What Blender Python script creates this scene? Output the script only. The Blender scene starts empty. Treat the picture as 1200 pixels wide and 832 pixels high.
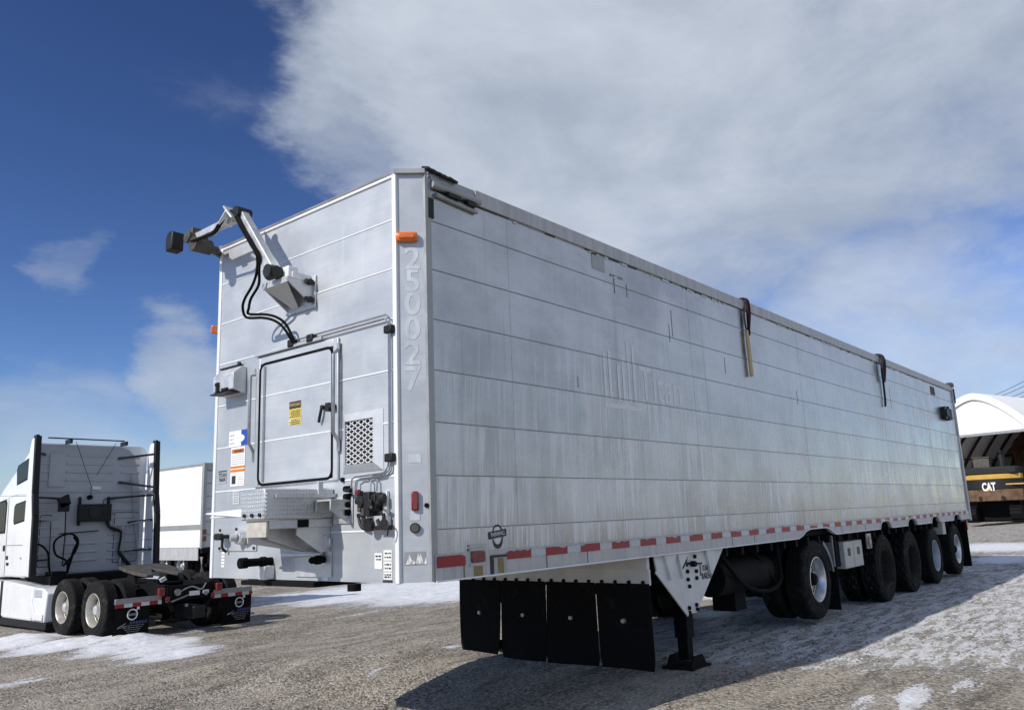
import bpy, bmesh, math, random
from mathutils import Vector as V, Matrix, noise as mnoise
R = math.radians
random.seed(7)
sc = bpy.context.scene

# ------------------------------------------------------------------ camera
PW, PH = 1200.0, 832.0
FPX = 951.82
CAM = V((-3.94134, -4.19861, 1.59914))
yaw, pitch, roll = R(39.64923), R(11.27611), R(-2.23056)
_f = V((math.cos(yaw)*math.cos(pitch), math.sin(yaw)*math.cos(pitch), math.sin(pitch)))
_r = V((math.sin(yaw), -math.cos(yaw), 0))
_u = _r.cross(_f)
RR = _r*math.cos(roll) + _u*math.sin(roll)
UU = -_r*math.sin(roll) + _u*math.cos(roll)
cd = bpy.data.cameras.new('camera'); cam = bpy.data.objects.new('camera', cd)
sc.collection.objects.link(cam); sc.camera = cam
cd.sensor_width = 36; cd.lens = FPX/PW*36; cd.clip_end = 20000; cd.clip_start = .05
M3 = Matrix((RR, UU, -_f)).transposed()
cam.matrix_world = Matrix.Translation(CAM) @ M3.to_4x4()

# ------------------------------------------------------------------ sun, sky, exposure
SUNV = V((-1.35, .225, 1)).normalized()          # towards the sun
sd = bpy.data.lights.new('sun', 'SUN'); sun = bpy.data.objects.new('sun', sd)
sc.collection.objects.link(sun)
sd.energy = 4.4; sd.angle = R(.53); sd.color = (1, .95, .87)
sun.rotation_euler = SUNV.to_track_quat('Z', 'Y').to_euler()
sc.view_settings.view_transform = 'Standard'; sc.view_settings.look = 'None'
sc.view_settings.exposure = -0.05; sc.view_settings.gamma = 1
wd = bpy.data.worlds.new('World'); sc.world = wd; wd.use_nodes = True

class NT:
    """small node-tree writer"""
    def __init__(s, nt): s.nt = nt; s.n = nt.nodes; s.l = nt.links
    def new(s, t, **k):
        n = s.n.new(t)
        for a, b in k.items(): setattr(n, a, b)
        return n
    def put(s, n, i, v):
        if isinstance(v, bpy.types.NodeSocket): s.l.new(v, n.inputs[i])
        elif v is not None: n.inputs[i].default_value = v
    def math(s, op, a, b=None, c=None, clamp=False):
        n = s.new('ShaderNodeMath', operation=op, use_clamp=clamp)
        s.put(n, 0, a); s.put(n, 1, b); s.put(n, 2, c); return n.outputs[0]
    def vmath(s, op, a, b=None):
        n = s.new('ShaderNodeVectorMath', operation=op); s.put(n, 0, a); s.put(n, 1, b)
        return n.outputs['Value'] if op in ('DOT_PRODUCT', 'LENGTH') else n.outputs[0]
    def noise(s, vec, scale, detail=4, rough=.55, dist=0):
        n = s.new('ShaderNodeTexNoise'); s.put(n, 'Vector', vec); s.put(n, 'Scale', scale)
        s.put(n, 'Detail', detail); s.put(n, 'Roughness', rough); s.put(n, 'Distortion', dist); return n.outputs[0]
    def mapping(s, vec, scale=(1, 1, 1), rot=(0, 0, 0), loc=(0, 0, 0)):
        n = s.new('ShaderNodeMapping'); s.put(n, 'Vector', vec); n.inputs['Scale'].default_value = scale
        n.inputs['Rotation'].default_value = rot; n.inputs['Location'].default_value = loc; return n.outputs[0]
    def ramp(s, f, a, b, lo=0., hi=1., smooth=True):
        n = s.new('ShaderNodeMapRange', interpolation_type='SMOOTHSTEP' if smooth else 'LINEAR')
        s.put(n, 0, f); s.put(n, 1, a); s.put(n, 2, b); s.put(n, 3, lo); s.put(n, 4, hi); return n.outputs[0]
    def mix(s, f, a, b):
        n = s.new('ShaderNodeMix', data_type='RGBA'); s.put(n, 0, f)
        s.put(n, 6, (*a, 1) if isinstance(a, tuple) else a); s.put(n, 7, (*b, 1) if isinstance(b, tuple) else b)
        return n.outputs[2]

def pray(px, py):
    return _f + RR*((px-PW/2)/FPX) - UU*((py-PH/2)/FPX)
def build_world():
    w = NT(wd.node_tree); w.n.clear()
    out = w.new('ShaderNodeOutputWorld'); bg = w.new('ShaderNodeBackground')
    sky = w.new('ShaderNodeTexSky', sky_type='NISHITA', sun_disc=False)
    sky.sun_elevation = math.asin(SUNV.z); sky.sun_rotation = math.atan2(SUNV.x, SUNV.y)
    sky.altitude = 600; sky.air_density = 1.0; sky.dust_density = .3; sky.ozone_density = 2.5
    gm = w.new('ShaderNodeGamma'); gm.inputs[1].default_value = 1.5; w.put(gm, 0, sky.outputs[0])
    hs = w.new('ShaderNodeVectorMath', operation='MULTIPLY'); w.put(hs, 0, gm.outputs[0]); hs.inputs[1].default_value = (.40, .40, .465)
    d = w.vmath('NORMALIZE', w.new('ShaderNodeTexCoord').outputs['Generated'])
    wn = w.new('ShaderNodeTexNoise'); w.put(wn, 'Vector', w.mapping(d, (1, 1, 2.2), (0, 0, R(30)))); wn.inputs['Scale'].default_value = 4.5; wn.inputs['Detail'].default_value = 6; wn.inputs['Roughness'].default_value = .62
    wv = w.new('ShaderNodeVectorMath', operation='MULTIPLY_ADD'); w.put(wv, 0, w.vmath('SUBTRACT', wn.outputs['Color'], (.5, .5, .5))); wv.inputs[1].default_value = (.24, .24, .17); w.put(wv, 2, d)
    dw = w.vmath('NORMALIZE', wv.outputs[0])
    # cloud bank: soft caps around fixed compass directions, broken up by noise
    def cap(az_el, r0, r1, amp):
        az, el = R(az_el[0]), R(az_el[1])
        c = (math.cos(az)*math.cos(el), math.sin(az)*math.cos(el), math.sin(el))
        return w.math('MULTIPLY', w.ramp(w.vmath('DOT_PRODUCT', dw, c), math.cos(R(r1)), math.cos(R(r0))), amp)
    def azel(px, py):
        v = pray(px, py).normalized(); return math.degrees(math.atan2(v.y, v.x)), math.degrees(math.asin(v.z))
    caps = [cap(azel(600, 60), 7, 16, .62), cap(azel(720, 130), 7, 20, .62), cap(azel(880, 60), 7, 20, .55), cap(azel(450, 140), 3, 9, .42),
            cap(azel(640, 300), 3, 14, .50), cap(azel(1010, 110), 4, 15, .55), cap(azel(1160, 40), 4, 14, .50), cap(azel(820, 270), 2, 10, .42), cap(azel(1060, 400), 2, 16, .40), cap(azel(1180, 250), 1, 8, .24),
            cap(azel(225, 445), .5, 5.5, .42), cap(azel(90, 310), .3, 2.8, .26), cap(azel(60, 530), 2, 9, .26), cap(azel(980, 330), 2, 8, .18),
            cap(azel(200, 540), 1, 8, .22), cap((-40, 35), 20, 55, .5), cap((150, 20), 10, 50, .28), cap((-110, 25), 15, 45, .4)]
    tot = caps[0]
    for c in caps[1:]: tot = w.math('MAXIMUM', tot, c)
    mp = w.mapping(d, (1, 1, 1.7), (0, 0, R(-35)))
    n1 = w.noise(mp, 2.6, 8, .58, .55)
    n2 = w.noise(w.mapping(d, (1, 1.6, 2.6), (.3, .2, R(20)), (3, 1, 2)), 5.5, 7, .62, .4)
    nn = w.math('ADD', w.math('MULTIPLY', n1, .62), w.math('MULTIPLY', n2, .38))
    cov = w.math('ADD', w.math('SUBTRACT', nn, .5), w.math('SUBTRACT', tot, .22))
    mask = w.math('ADD', w.math('MULTIPLY', w.ramp(cov, -.15, .38), .78), w.math('MULTIPLY', w.ramp(cov, -.19, .16), .20), clamp=True)
    n3 = w.noise(w.mapping(d, (1, 1, 2.0), (0, 0, R(-30)), (5, 0, 1)), 3.2, 7, .6, .3)
    ccol = w.mix(w.ramp(n3, .26, .76), (3.7, 4.3, 5.2), (6.1, 6.65, 7.5))
    col = w.mix(w.math('MULTIPLY', mask, .93), hs.outputs[0], ccol)
    w.put(bg, 'Color', col); w.put(bg, 'Strength', .11)
    w.l.new(bg.outputs[0], out.inputs[0])
build_world()

# ------------------------------------------------------------------ where measured points lie on known planes of the place
def on(px, py, ax, val):
    d = pray(px, py); t = (val-CAM[ax])/d[ax]; return CAM + d*t
def onpl(px, py, p0, n):
    d = pray(px, py); t = (V(p0)-CAM).dot(V(n))/d.dot(V(n)); return CAM + d*t
def sst(a, b, x):
    t = min(1, max(0, (x-a)/(b-a))); return t*t*(3-2*t)
def ground_z(x, y):
    return .0 -.25*max(sst(3.4, 1.2, x)*sst(-1.0, 2.0, y), sst(3.5, 8, y))
def gnd(px, py):
    z = 0
    for _ in range(8):
        p = on(px, py, 2, z); z = ground_z(p.x, p.y)
    return p

# ------------------------------------------------------------------ materials
MATS = {}
def material(name, col, rough=.6, metal=0., spec=.5, var=.12, vscale=6., bump=0., bscale=60., coat=0., stretch=(1, 1, 1)):
    m = bpy.data.materials.new(name); m.use_nodes = True; MATS[name] = m
    t = NT(m.node_tree); b = t.n['Principled BSDF']
    oc = t.new('ShaderNodeTexCoord').outputs['Object']
    v = t.noise(t.mapping(oc, stretch), vscale, 5, .6)
    f = t.ramp(v, .3, .7, 1-var, 1+var, False)
    mx = t.new('ShaderNodeVectorMath', operation='SCALE'); mx.inputs[0].default_value = col; t.put(mx, 'Scale', f)
    t.put(b, 'Base Color', mx.outputs[0])
    t.put(b, 'Roughness', t.ramp(v, .3, .7, max(.02, rough-.07), min(1, rough+.09), False))
    b.inputs['Metallic'].default_value = metal; b.inputs['Specular IOR Level'].default_value = spec
    b.inputs['Coat Weight'].default_value = coat
    if bump:
        bp = t.new('ShaderNodeBump'); bp.inputs['Strength'].default_value = bump; bp.inputs['Distance'].default_value = .01
        t.put(bp, 'Height', t.noise(oc, bscale, 4, .6)); t.put(b, 'Normal', bp.outputs[0])
    return m
material('white paint and seam glint', (.74, .75, .77), .35, 0, .5, .05, 3, coat=.3)  # white trim, and the sun glint painted onto aluminium seam ridges
material('cab white', (.78, .79, .81), .28, 0, .5, .04, 2, coat=.5)
material('cab rear grey', (.40, .42, .46), .45, 0, .5, .06, 3)
material('black rubber', (.005, .005, .0055), .8, 0, .12, .25, 9, .25, 40)
material('tread rubber', (.010, .010, .010), .85, 0, .2, .4, 14, .5, 50)
pk = material('packed tread', (.010, .010, .010), .85, 0, .2, .4, 14, .5, 50)
def speckle(m, col, lo, hi, scale):
    t = NT(m.node_tree); b = t.n['Principled BSDF']; src = b.inputs['Base Color'].links[0].from_socket
    oc = t.new('ShaderNodeTexCoord').outputs['Object']
    v = t.math('MULTIPLY', t.ramp(t.noise(oc, scale, 4, .7), lo, hi), t.ramp(t.noise(oc, scale*.16, 3), .42, .6))
    t.put(b, 'Base Color', t.mix(v, src, col))
speckle(MATS['tread rubber'], (.045, .043, .041), .42, .75, 14)
speckle(MATS['black rubber'], (.018, .018, .019), .5, .8, 10)
speckle(pk, (.20, .19, .18), .56, .66, 42)
material('black plastic', (.009, .009, .010), .5, 0, .35, .2, 8)
material('black steel', (.013, .013, .014), .5, .2, .5, .3, 10, .2, 50)
material('chassis dark', (.006, .006, .0065), .75, 0, .15, .3, 6, .3, 40)
material('greasy steel', (.075, .069, .058), .6, .15, .5, .5, 9, .4, 60)
material('polished aluminium', (.72, .73, .75), .24, 1, .5, .07, 10)
material('cast aluminium', (.62, .63, .64), .45, .6, .5, .12, 14, .1, 120)
material('rim aluminium', (.66, .66, .66), .36, .9, .5, .14, 9)
material('rim cream', (.50, .48, .42), .42, .55, .5, .15, 8)
material('rim grey', (.36, .39, .43), .5, .4, .5, .15, 6)
material('rim rusty', (.020, .015, .012), .8, .1, .3, .5, 8, .3, 40)
material('steel tube', (.40, .41, .43), .35, .9, .5, .08, 14)
material('rail white', (.45, .45, .46), .5, .2, .5, .2, 4, .05, 80, stretch=(3, 3, .6))
material('under white', (.62, .63, .63), .5, 0, .5, .10, 5, .05, 60)
material('red reflective', (.27, .010, .016), .4, 0, .5, .22, 14)
material('white reflective', (.50, .53, .56), .35, 0, .5, .1, 12)
material('red lens', (.16, .006, .012), .18, 0, .6, .1, 20, coat=.6)
material('amber lens', (.72, .15, .012), .22, 0, .6, .15, 25, coat=.5)
material('sticker white', (.78, .78, .76), .45, 0, .5, .05, 10)
material('sticker ink', (.03, .03, .035), .5, 0, .4, .2, 30)
material('sticker orange', (.62, .20, .035), .5, 0, .4, .1, 20)
material('sticker yellow', (.58, .45, .08), .5, 0, .4, .15, 20)
material('sticker faded', (.24, .20, .085), .6, 0, .3, .3, 30)
material('sticker blue', (.02, .07, .35), .45, 0, .4, .1, 20)
material('logo blue', (.035, .05, .15), .5, 0, .4, .3, 30)
material('logo grey', (.22, .23, .25), .5, 0, .4, .3, 30)
material('logo pale', (.62, .64, .62), .45, 0, .4, .1, 30)
material('ghost pale', (.70, .71, .72), .48, .3, .4, .12, 25)
material('ghost film', (.57, .60, .635), .5, .35, .4, .12, 25, stretch=(1, 1, .3))
material('grime', (.09, .085, .08), .75, 0, .3, .4, 6, .2, 60, stretch=(.7, 1, 3))
material('seam faint', (.50, .50, .52), .4, .75, .4, .3, 4)
material('seam', (.22, .22, .23), .6, .3, .4, .3, 4)
material('tarp', (.022, .020, .022), .75, 0, .3, .3, 8, .3, 50)
material('strap maroon', (.035, .008, .012), .8, 0, .2, .4, 14, .3, 60)
material('wood lath', (.52, .37, .19), .7, 0, .3, .2, 20, .2, 80, stretch=(6, 6, .6))
material('toolbox paint', (.44, .44, .41), .5, .1, .4, .14, 10)
material('dirty white steel', (.50, .47, .42), .65, .1, .3, .2, 22, .3, 60)
material('cat yellow', (.52, .31, .06), .5, 0, .4, .12, 3)
material('machine brown', (.13, .075, .04), .55, .1, .4, .55, 2.5, .2, 20)
fm = material('fabric white', (.84, .85, .86), .6, 0, .3, .03, .6)
def translucent(m, w):
    t = NT(m.node_tree); b = t.n['Principled BSDF']; o = t.n['Material Output']
    tr = t.new('ShaderNodeBsdfTranslucent'); tr.inputs[0].default_value = (.8, .8, .78, 1)
    mx = t.new('ShaderNodeMixShader'); mx.inputs[0].default_value = w
    t.l.new(b.outputs[0], mx.inputs[1]); t.l.new(tr.outputs[0], mx.inputs[2]); t.l.new(mx.outputs[0], o.inputs['Surface'])
translucent(fm, .025)
material('shed inside', (.30, .29, .28), .8, 0, .3, .15, .5)
material('truss steel', (.03, .03, .032), .6, .4, .4, .2, 2)
material('concrete', (.30, .29, .27), .85, 0, .3, .2, 1.5, .3, 20)
material('pile brown', (.085, .042, .022), .9, 0, .2, .5, 1.2, .8, 6)
material('van white', (.80, .80, .78), .4, 0, .5, .05, .8)
material('van door grey', (.52, .54, .57), .5, 0, .4, .07, 1.5)
material('trim grey', (.36, .37, .37), .45, .5, .5, .12, 5)
material('tail light red', (.20, .02, .02), .3, 0, .5, .1, 20, coat=.4)
material('wire', (.03, .03, .035), .6, .5, .4, .1, 3)
material('wood pole', (.14, .10, .07), .85, 0, .3, .25, 3, .3, 20, stretch=(4, 4, .4))
material('stone', (.21, .19, .165), .85, 0, .3, .45, 9, .3, 40)

def mat_glass():
    m = bpy.data.materials.new('dark glass'); m.use_nodes = True; MATS['dark glass'] = m
    b = m.node_tree.nodes['Principled BSDF']
    b.inputs['Base Color'].default_value = (.006, .007, .009, 1); b.inputs['Roughness'].default_value = .12
    b.inputs['Specular IOR Level'].default_value = .2
mat_glass()

def mat_alu(name, side):
    """weathered aluminium sheet: brushed, water-run streaks, dirt"""
    m = bpy.data.materials.new(name); m.use_nodes = True; MATS[name] = m
    t = NT(m.node_tree); b = t.n['Principled BSDF']
    oc = t.new('ShaderNodeTexCoord').outputs['Object']
    sx = t.new('ShaderNodeSeparateXYZ'); t.put(sx, 0, oc)
    cloud = t.noise(t.mapping(oc, (.55, .55, .8)), 2.0, 6, .65)
    brush = t.noise(t.mapping(oc, (.5, .5, 55)), 3.0, 4, .6)
    if side:
        st = t.noise(t.mapping(oc, (7.5, 7.5, .33)), 1.6, 5, .6, .05)
        st2 = t.noise(t.mapping(oc, (22, 22, .8), loc=(3, 0, 5)), 1.3, 4, .55)
        low = t.ramp(sx.outputs[2], 3.3, 2.0, .06, 1.)
        xf = t.ramp(sx.outputs[0], 8, 13, 0, .95)
        low = t.math('MAXIMUM', low, xf)
        clump = t.ramp(t.noise(t.mapping(oc, (.5, .5, .35), loc=(1, 0, 0)), 1.5, 3), .36, .58)
        s = t.math('MULTIPLY', t.math('MULTIPLY', t.math('ADD', t.math('MULTIPLY', t.ramp(st, .52, .66), .8), t.math('MULTIPLY', t.ramp(st2, .52, .64), .75)), low), clump, clamp=True)
        dk = t.math('MULTIPLY', t.ramp(t.noise(t.mapping(oc, (5, 5, .25), loc=(9, 0, 2)), 1.7, 4, .6), .56, .74), .6)
        base = t.mix(t.ramp(cloud, .3, .7), (.39, .395, .405), (.56, .565, .58))
        base = t.mix(dk, base, (.30, .30, .305))
        pz = t.math('DIVIDE', t.math('SUBTRACT', 3.84, sx.outputs[2]), .385)
        fr = t.math('FRACT', pz); fl = t.math('FLOOR', pz)
        dv = t.new('ShaderNodeCombineXYZ'); t.put(dv, 0, t.math('ADD', t.math('MULTIPLY', sx.outputs[0], 13), t.math('MULTIPLY', fr, .25))); t.put(dv, 1, t.math('MULTIPLY', fl, 7.3))
        ln = t.ramp(t.noise(dv.outputs[0], 1.0, 5, .72), .46, .66, 0, 1.6)
        drip = t.ramp(t.math('SUBTRACT', ln, fr), .0, .35)
        drip = t.math('MULTIPLY', drip, t.math('MULTIPLY', low, t.ramp(clump, 0, 1, .35, .95)))
        s = t.math('MAXIMUM', t.math('MULTIPLY', s, .75), drip)
        base = t.mix(s, base, (.86, .86, .86))
        film = t.math('MULTIPLY', t.math('MULTIPLY', low, t.math('SUBTRACT', 1, s)), t.ramp(t.noise(t.mapping(oc, (.8, .8, .5), loc=(2, 0, 7)), 1.6, 4, .6), .40, .62, 0, .42))
        base = t.mix(film, base, (.27, .265, .26))
        dirt = t.math('MULTIPLY', t.ramp(sx.outputs[2], 1.75, 1.2), t.ramp(st2, .3, .7, .1, .7))
        base = t.mix(dirt, base, (.42, .41, .40))
        rough = t.math('ADD', t.ramp(cloud, .3, .7, .20, .33), t.math('MULTIPLY', s, .35))
        metal = t.ramp(s, 0, 1, .86, .0)
    else:
        st = t.noise(t.mapping(oc, (6, 5.5, .5)), 1.5, 5, .6)
        base = t.mix(t.ramp(cloud, .3, .7), (.455, .48, .51), (.58, .605, .635))
        base = t.mix(t.math('MULTIPLY', t.ramp(brush, .42, .7), .28), base, (.36, .38, .41))
        base = t.mix(t.math('MULTIPLY', t.ramp(st, .56, .72), .30), base, (.66, .68, .70))
        rough = t.ramp(cloud, .3, .7, .42, .55); metal = .42
    t.put(b, 'Base Color', base); t.put(b, 'Roughness', rough); t.put(b, 'Metallic', metal)
    bp = t.new('ShaderNodeBump'); bp.inputs['Strength'].default_value = .13; bp.inputs['Distance'].default_value = .02
    hgt = t.math('ADD', t.math('MULTIPLY', t.noise(t.mapping(oc, (.35, .6, 1.3)), 2.2, 3, .5), 1.0), t.math('MULTIPLY', brush, .04))
    t.put(bp, 'Height', hgt); t.put(b, 'Normal', bp.outputs[0])
mat_alu('aluminium side', True); mat_alu('aluminium front', False)

def mat_checker():
    m = bpy.data.materials.new('checker plate'); m.use_nodes = True; MATS['checker plate'] = m
    t = NT(m.node_tree); b = t.n['Principled BSDF']
    oc = t.new('ShaderNodeTexCoord').outputs['Object']
    sx = t.new('ShaderNodeSeparateXYZ'); t.put(sx, 0, oc)
    h = t.math('SUBTRACT', sx.outputs[1], sx.outputs[0])
    w1 = t.math('SINE', t.math('MULTIPLY', t.math('ADD', h, sx.outputs[2]), 110))
    w2 = t.math('SINE', t.math('MULTIPLY', t.math('SUBTRACT', h, sx.outputs[2]), 110))
    k = t.ramp(t.math('MULTIPLY', w1, w2), .1, .5)
    b.inputs['Base Color'].default_value = (.66, .67, .68, 1); b.inputs['Metallic'].default_value = .7
    t.put(b, 'Roughness', t.ramp(k, 0, 1, .42, .28))
    bp = t.new('ShaderNodeBump'); bp.inputs['Strength'].default_value = .8; bp.inputs['Distance'].default_value = .006
    t.put(bp, 'Height', k); t.put(b, 'Normal', bp.outputs[0])
mat_checker()

# ------------------------------------------------------------------ mesh builder
class MB:
    def __init__(s): s.v = []; s.f = []; s.m = []; s.mi = 0
    def add(s, vs, fs):
        o = len(s.v); s.v += [V(p) for p in vs]
        for f in fs: s.f.append([i+o for i in f]); s.m.append(s.mi)
        return s
    def box(s, x0, x1, y0, y1, z0, z1):
        x0, x1 = sorted((x0, x1)); y0, y1 = sorted((y0, y1)); z0, z1 = sorted((z0, z1))
        return s.add([(x0,y0,z0),(x1,y0,z0),(x1,y1,z0),(x0,y1,z0),(x0,y0,z1),(x1,y0,z1),(x1,y1,z1),(x0,y1,z1)],
                     [(3,2,1,0),(4,5,6,7),(0,1,5,4),(1,2,6,5),(2,3,7,6),(3,0,4,7)])
    def obox(s, c, ax, ay, az):
        c, ax, ay, az = V(c), V(ax), V(ay), V(az)
        vs = [c+ax*i+ay*j+az*k for k in (-1, 1) for (i, j) in ((-1,-1),(1,-1),(1,1),(-1,1))]
        return s.add(vs, [(3,2,1,0),(4,5,6,7),(0,1,5,4),(1,2,6,5),(2,3,7,6),(3,0,4,7)])
    def bar(s, p, q, w, h, up=(0, 0, 1), w2=None, h2=None):
        p, q = V(p), V(q); d = (q-p).normalized(); a = d.cross(V(up))
        if a.length < 1e-4: a = d.cross(V((1, 0, 0)))
        a.normalize(); b = a.cross(d); w2 = w2 or w; h2 = h2 or h
        vs = [p+a*(i*w/2)+b*(j*h/2) for i, j in ((-1,-1),(1,-1),(1,1),(-1,1))]+[q+a*(i*w2/2)+b*(j*h2/2) for i, j in ((-1,-1),(1,-1),(1,1),(-1,1))]
        return s.add(vs, [(3,2,1,0),(4,5,6,7),(0,1,5,4),(1,2,6,5),(2,3,7,6),(3,0,4,7)])
    def prism(s, pts, vec):
        """flat outline pushed along vec"""
        vec = V(vec); n = len(pts); a = [V(p) for p in pts]
        return s.add(a+[p+vec for p in a], [list(range(n))[::-1], [i+n for i in range(n)]]+[(i, (i+1) % n, (i+1) % n+n, i+n) for i in range(n)])
    def cyl(s, p, q, r, r2=None, n=16, cap=True):
        p, q = V(p), V(q); r2 = r if r2 is None else r2
        d = (q-p).normalized(); a = d.orthogonal().normalized(); b = d.cross(a)
        vs = []
        for c, rad in ((p, r), (q, r2)):
            vs += [c+(a*math.cos(2*math.pi*i/n)+b*math.sin(2*math.pi*i/n))*rad for i in range(n)]
        fs = [(i, (i+1) % n, (i+1) % n+n, i+n) for i in range(n)]
        if cap: fs += [list(range(n))[::-1], [i+n for i in range(n)]]
        return s.add(vs, fs)
    def tube(s, pts, r, n=8, smooth=0):
        pts = [V(p) for p in pts]
        if smooth:
            P = [pts[0]*2-pts[1]]+pts+[pts[-1]*2-pts[-2]]; out = []
            for i in range(1, len(P)-2):
                for k in range(smooth):
                    t = k/smooth; a, b, c, d = P[i-1:i+3]
                    out.append(.5*((2*b)+(c-a)*t+(2*a-5*b+4*c-d)*t*t+(3*b-a-3*c+d)*t**3))
            out.append(pts[-1]); pts = out
        m = len(pts); T = [(pts[min(i+1, m-1)]-pts[max(i-1, 0)]).normalized() for i in range(m)]
        a = T[0].orthogonal().normalized(); vs = []
        for i in range(m):
            a = (a-T[i]*a.dot(T[i])).normalized(); b = T[i].cross(a)
            vs += [pts[i]+(a*math.cos(2*math.pi*k/n)+b*math.sin(2*math.pi*k/n))*r for k in range(n)]
        fs = [(i*n+k, i*n+(k+1) % n, (i+1)*n+(k+1) % n, (i+1)*n+k) for i in range(m-1) for k in range(n)]
        fs += [list(range(n))[::-1], [(m-1)*n+k for k in range(n)]]
        return s.add(vs, fs)
    def lathe(s, prof, c, axis, n=40, mod=None, close=False):
        """prof: (radius, offset along axis)"""
        c, d = V(c), V(axis).normalized(); a = V((0, 0, 1)); a = (a-d*a.dot(d)).normalized(); b = d.cross(a)
        m = len(prof); vs = []
        for i in range(n):
            th = 2*math.pi*i/n; e = a*math.cos(th)+b*math.sin(th)
            for j, (r, t) in enumerate(prof):
                if mod: r = r+mod(i, j)
                vs.append(c+d*t+e*r)
        fs = [(i*m+j, i*m+j+1, ((i+1) % n)*m+j+1, ((i+1) % n)*m+j) for i in range(n) for j in range(m-1)]
        if close: fs += [(i*m+m-1, i*m, ((i+1) % n)*m, ((i+1) % n)*m+m-1) for i in range(n)]
        return s.add(vs, fs)
    def disc(s, c, axis, r, n=20):
        c, d = V(c), V(axis).normalized(); a = d.orthogonal().normalized(); b = d.cross(a)
        return s.add([c+(a*math.cos(2*math.pi*i/n)+b*math.sin(2*math.pi*i/n))*r for i in range(n)], [list(range(n))])
    def build(s, name, mats, parent=None, bevel=0, seg=2, angle=35):
        me = bpy.data.meshes.new(name)
        off = parent['_w'] if parent is not None else V((0, 0, 0))
        off = V(off)
        me.from_pydata([p-off for p in s.v], [], s.f)
        if not isinstance(mats, (list, tuple)): mats = [mats]
        for k in mats: me.materials.append(MATS[k])
        for p, i in zip(me.polygons, s.m): p.material_index = i
        bm = bmesh.new(); bm.from_mesh(me); bmesh.ops.recalc_face_normals(bm, faces=bm.faces); bm.to_mesh(me); bm.free()
        me.polygons.foreach_set('use_smooth', [True]*len(me.polygons)); me.set_sharp_from_angle(angle=R(angle))
        o = bpy.data.objects.new(name, me); sc.collection.objects.link(o)
        if parent is not None:
            o.parent = parent; WORLD[o.name] = off
            o['_w'] = list(off)
        else: o['_w'] = [0, 0, 0]
        if bevel:
            b = o.modifiers.new('bevel', 'BEVEL'); b.width = bevel; b.segments = seg; b.limit_method = 'ANGLE'; b.angle_limit = R(40)
            b.harden_normals = False
        return o
    def each(s, name, mats, parent=None, **k):
        """the same, one object per loose piece"""
        up = list(range(len(s.v)))
        def find(i):
            while up[i] != i: up[i] = up[up[i]]; i = up[i]
            return i
        for f in s.f:
            for i in f[1:]: up[find(i)] = find(f[0])
        groups = {}
        for f, m in zip(s.f, s.m): groups.setdefault(find(f[0]), []).append((f, m))
        out = []
        for fs in groups.values():
            ids = sorted({i for f, _ in fs for i in f}); mp = {i: j for j, i in enumerate(ids)}
            q = MB(); q.v = [s.v[i] for i in ids]; q.f = [[mp[i] for i in f] for f, _ in fs]; q.m = [m for _, m in fs]
            out.append(q.build(name, mats, parent, **k))
        return out
WORLD = {}
def thing(name, loc, label, cat, group=None):
    o = bpy.data.objects.new(name, None); sc.collection.objects.link(o); o.location = loc; o['_w'] = list(loc)
    o.empty_display_size = .3
    return tag(o, label, cat, group)
def tag(o, label=None, cat=None, group=None, kind=None):
    if label: o['label'] = label
    if cat: o['category'] = cat
    if group: o['group'] = group
    if kind: o['kind'] = kind
    return o
def copy_tree(o, delta, parent=None):
    c = o.copy(); sc.collection.objects.link(c)
    if parent is not None: c.parent = parent
    else:
        c.location = V(o.location)+V(delta)
    for ch in [k for k in bpy.data.objects if k.parent == o]: copy_tree(ch, delta, c)
    return c
def text(name, body, size, org, xd, yd, mat, parent, depth=.002, align='CENTER', shear=0., sx=1., bold=0.):
    cu = bpy.data.curves.new(name, 'FONT'); cu.body = body; cu.size = size; cu.extrude = depth; cu.align_x = align; cu.align_y = 'CENTER'
    cu.shear = shear; cu.offset = bold; cu.resolution_u = 3
    tmp = bpy.data.objects.new(name+'_curve', cu); sc.collection.objects.link(tmp)
    me = bpy.data.meshes.new_from_object(tmp.evaluated_get(bpy.context.evaluated_depsgraph_get()))
    bpy.data.objects.remove(tmp); bpy.data.curves.remove(cu)
    xd, yd = V(xd).normalized(), V(yd).normalized(); zd = xd.cross(yd); off = V(parent['_w'])
    for v in me.vertices: v.co = V(org)+xd*(v.co.x*sx)+yd*v.co.y+zd*v.co.z-off
    me.name = name; me.materials.clear(); me.materials.append(MATS[mat])
    o = bpy.data.objects.new(name, me); sc.collection.objects.link(o); o.parent = parent; o['_w'] = list(off)
    return o
def rrect(u0, u1, v0, v1, r, n=5):
    out = []
    for cx, cy, a0 in ((u1-r, v1-r, 0), (u0+r, v1-r, 90), (u0+r, v0+r, 180), (u1-r, v0+r, 270)):
        for k in range(n+1):
            a = R(a0+90*k/n); out.append((cx+r*math.cos(a), cy+r*math.sin(a)))
    return out

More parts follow.
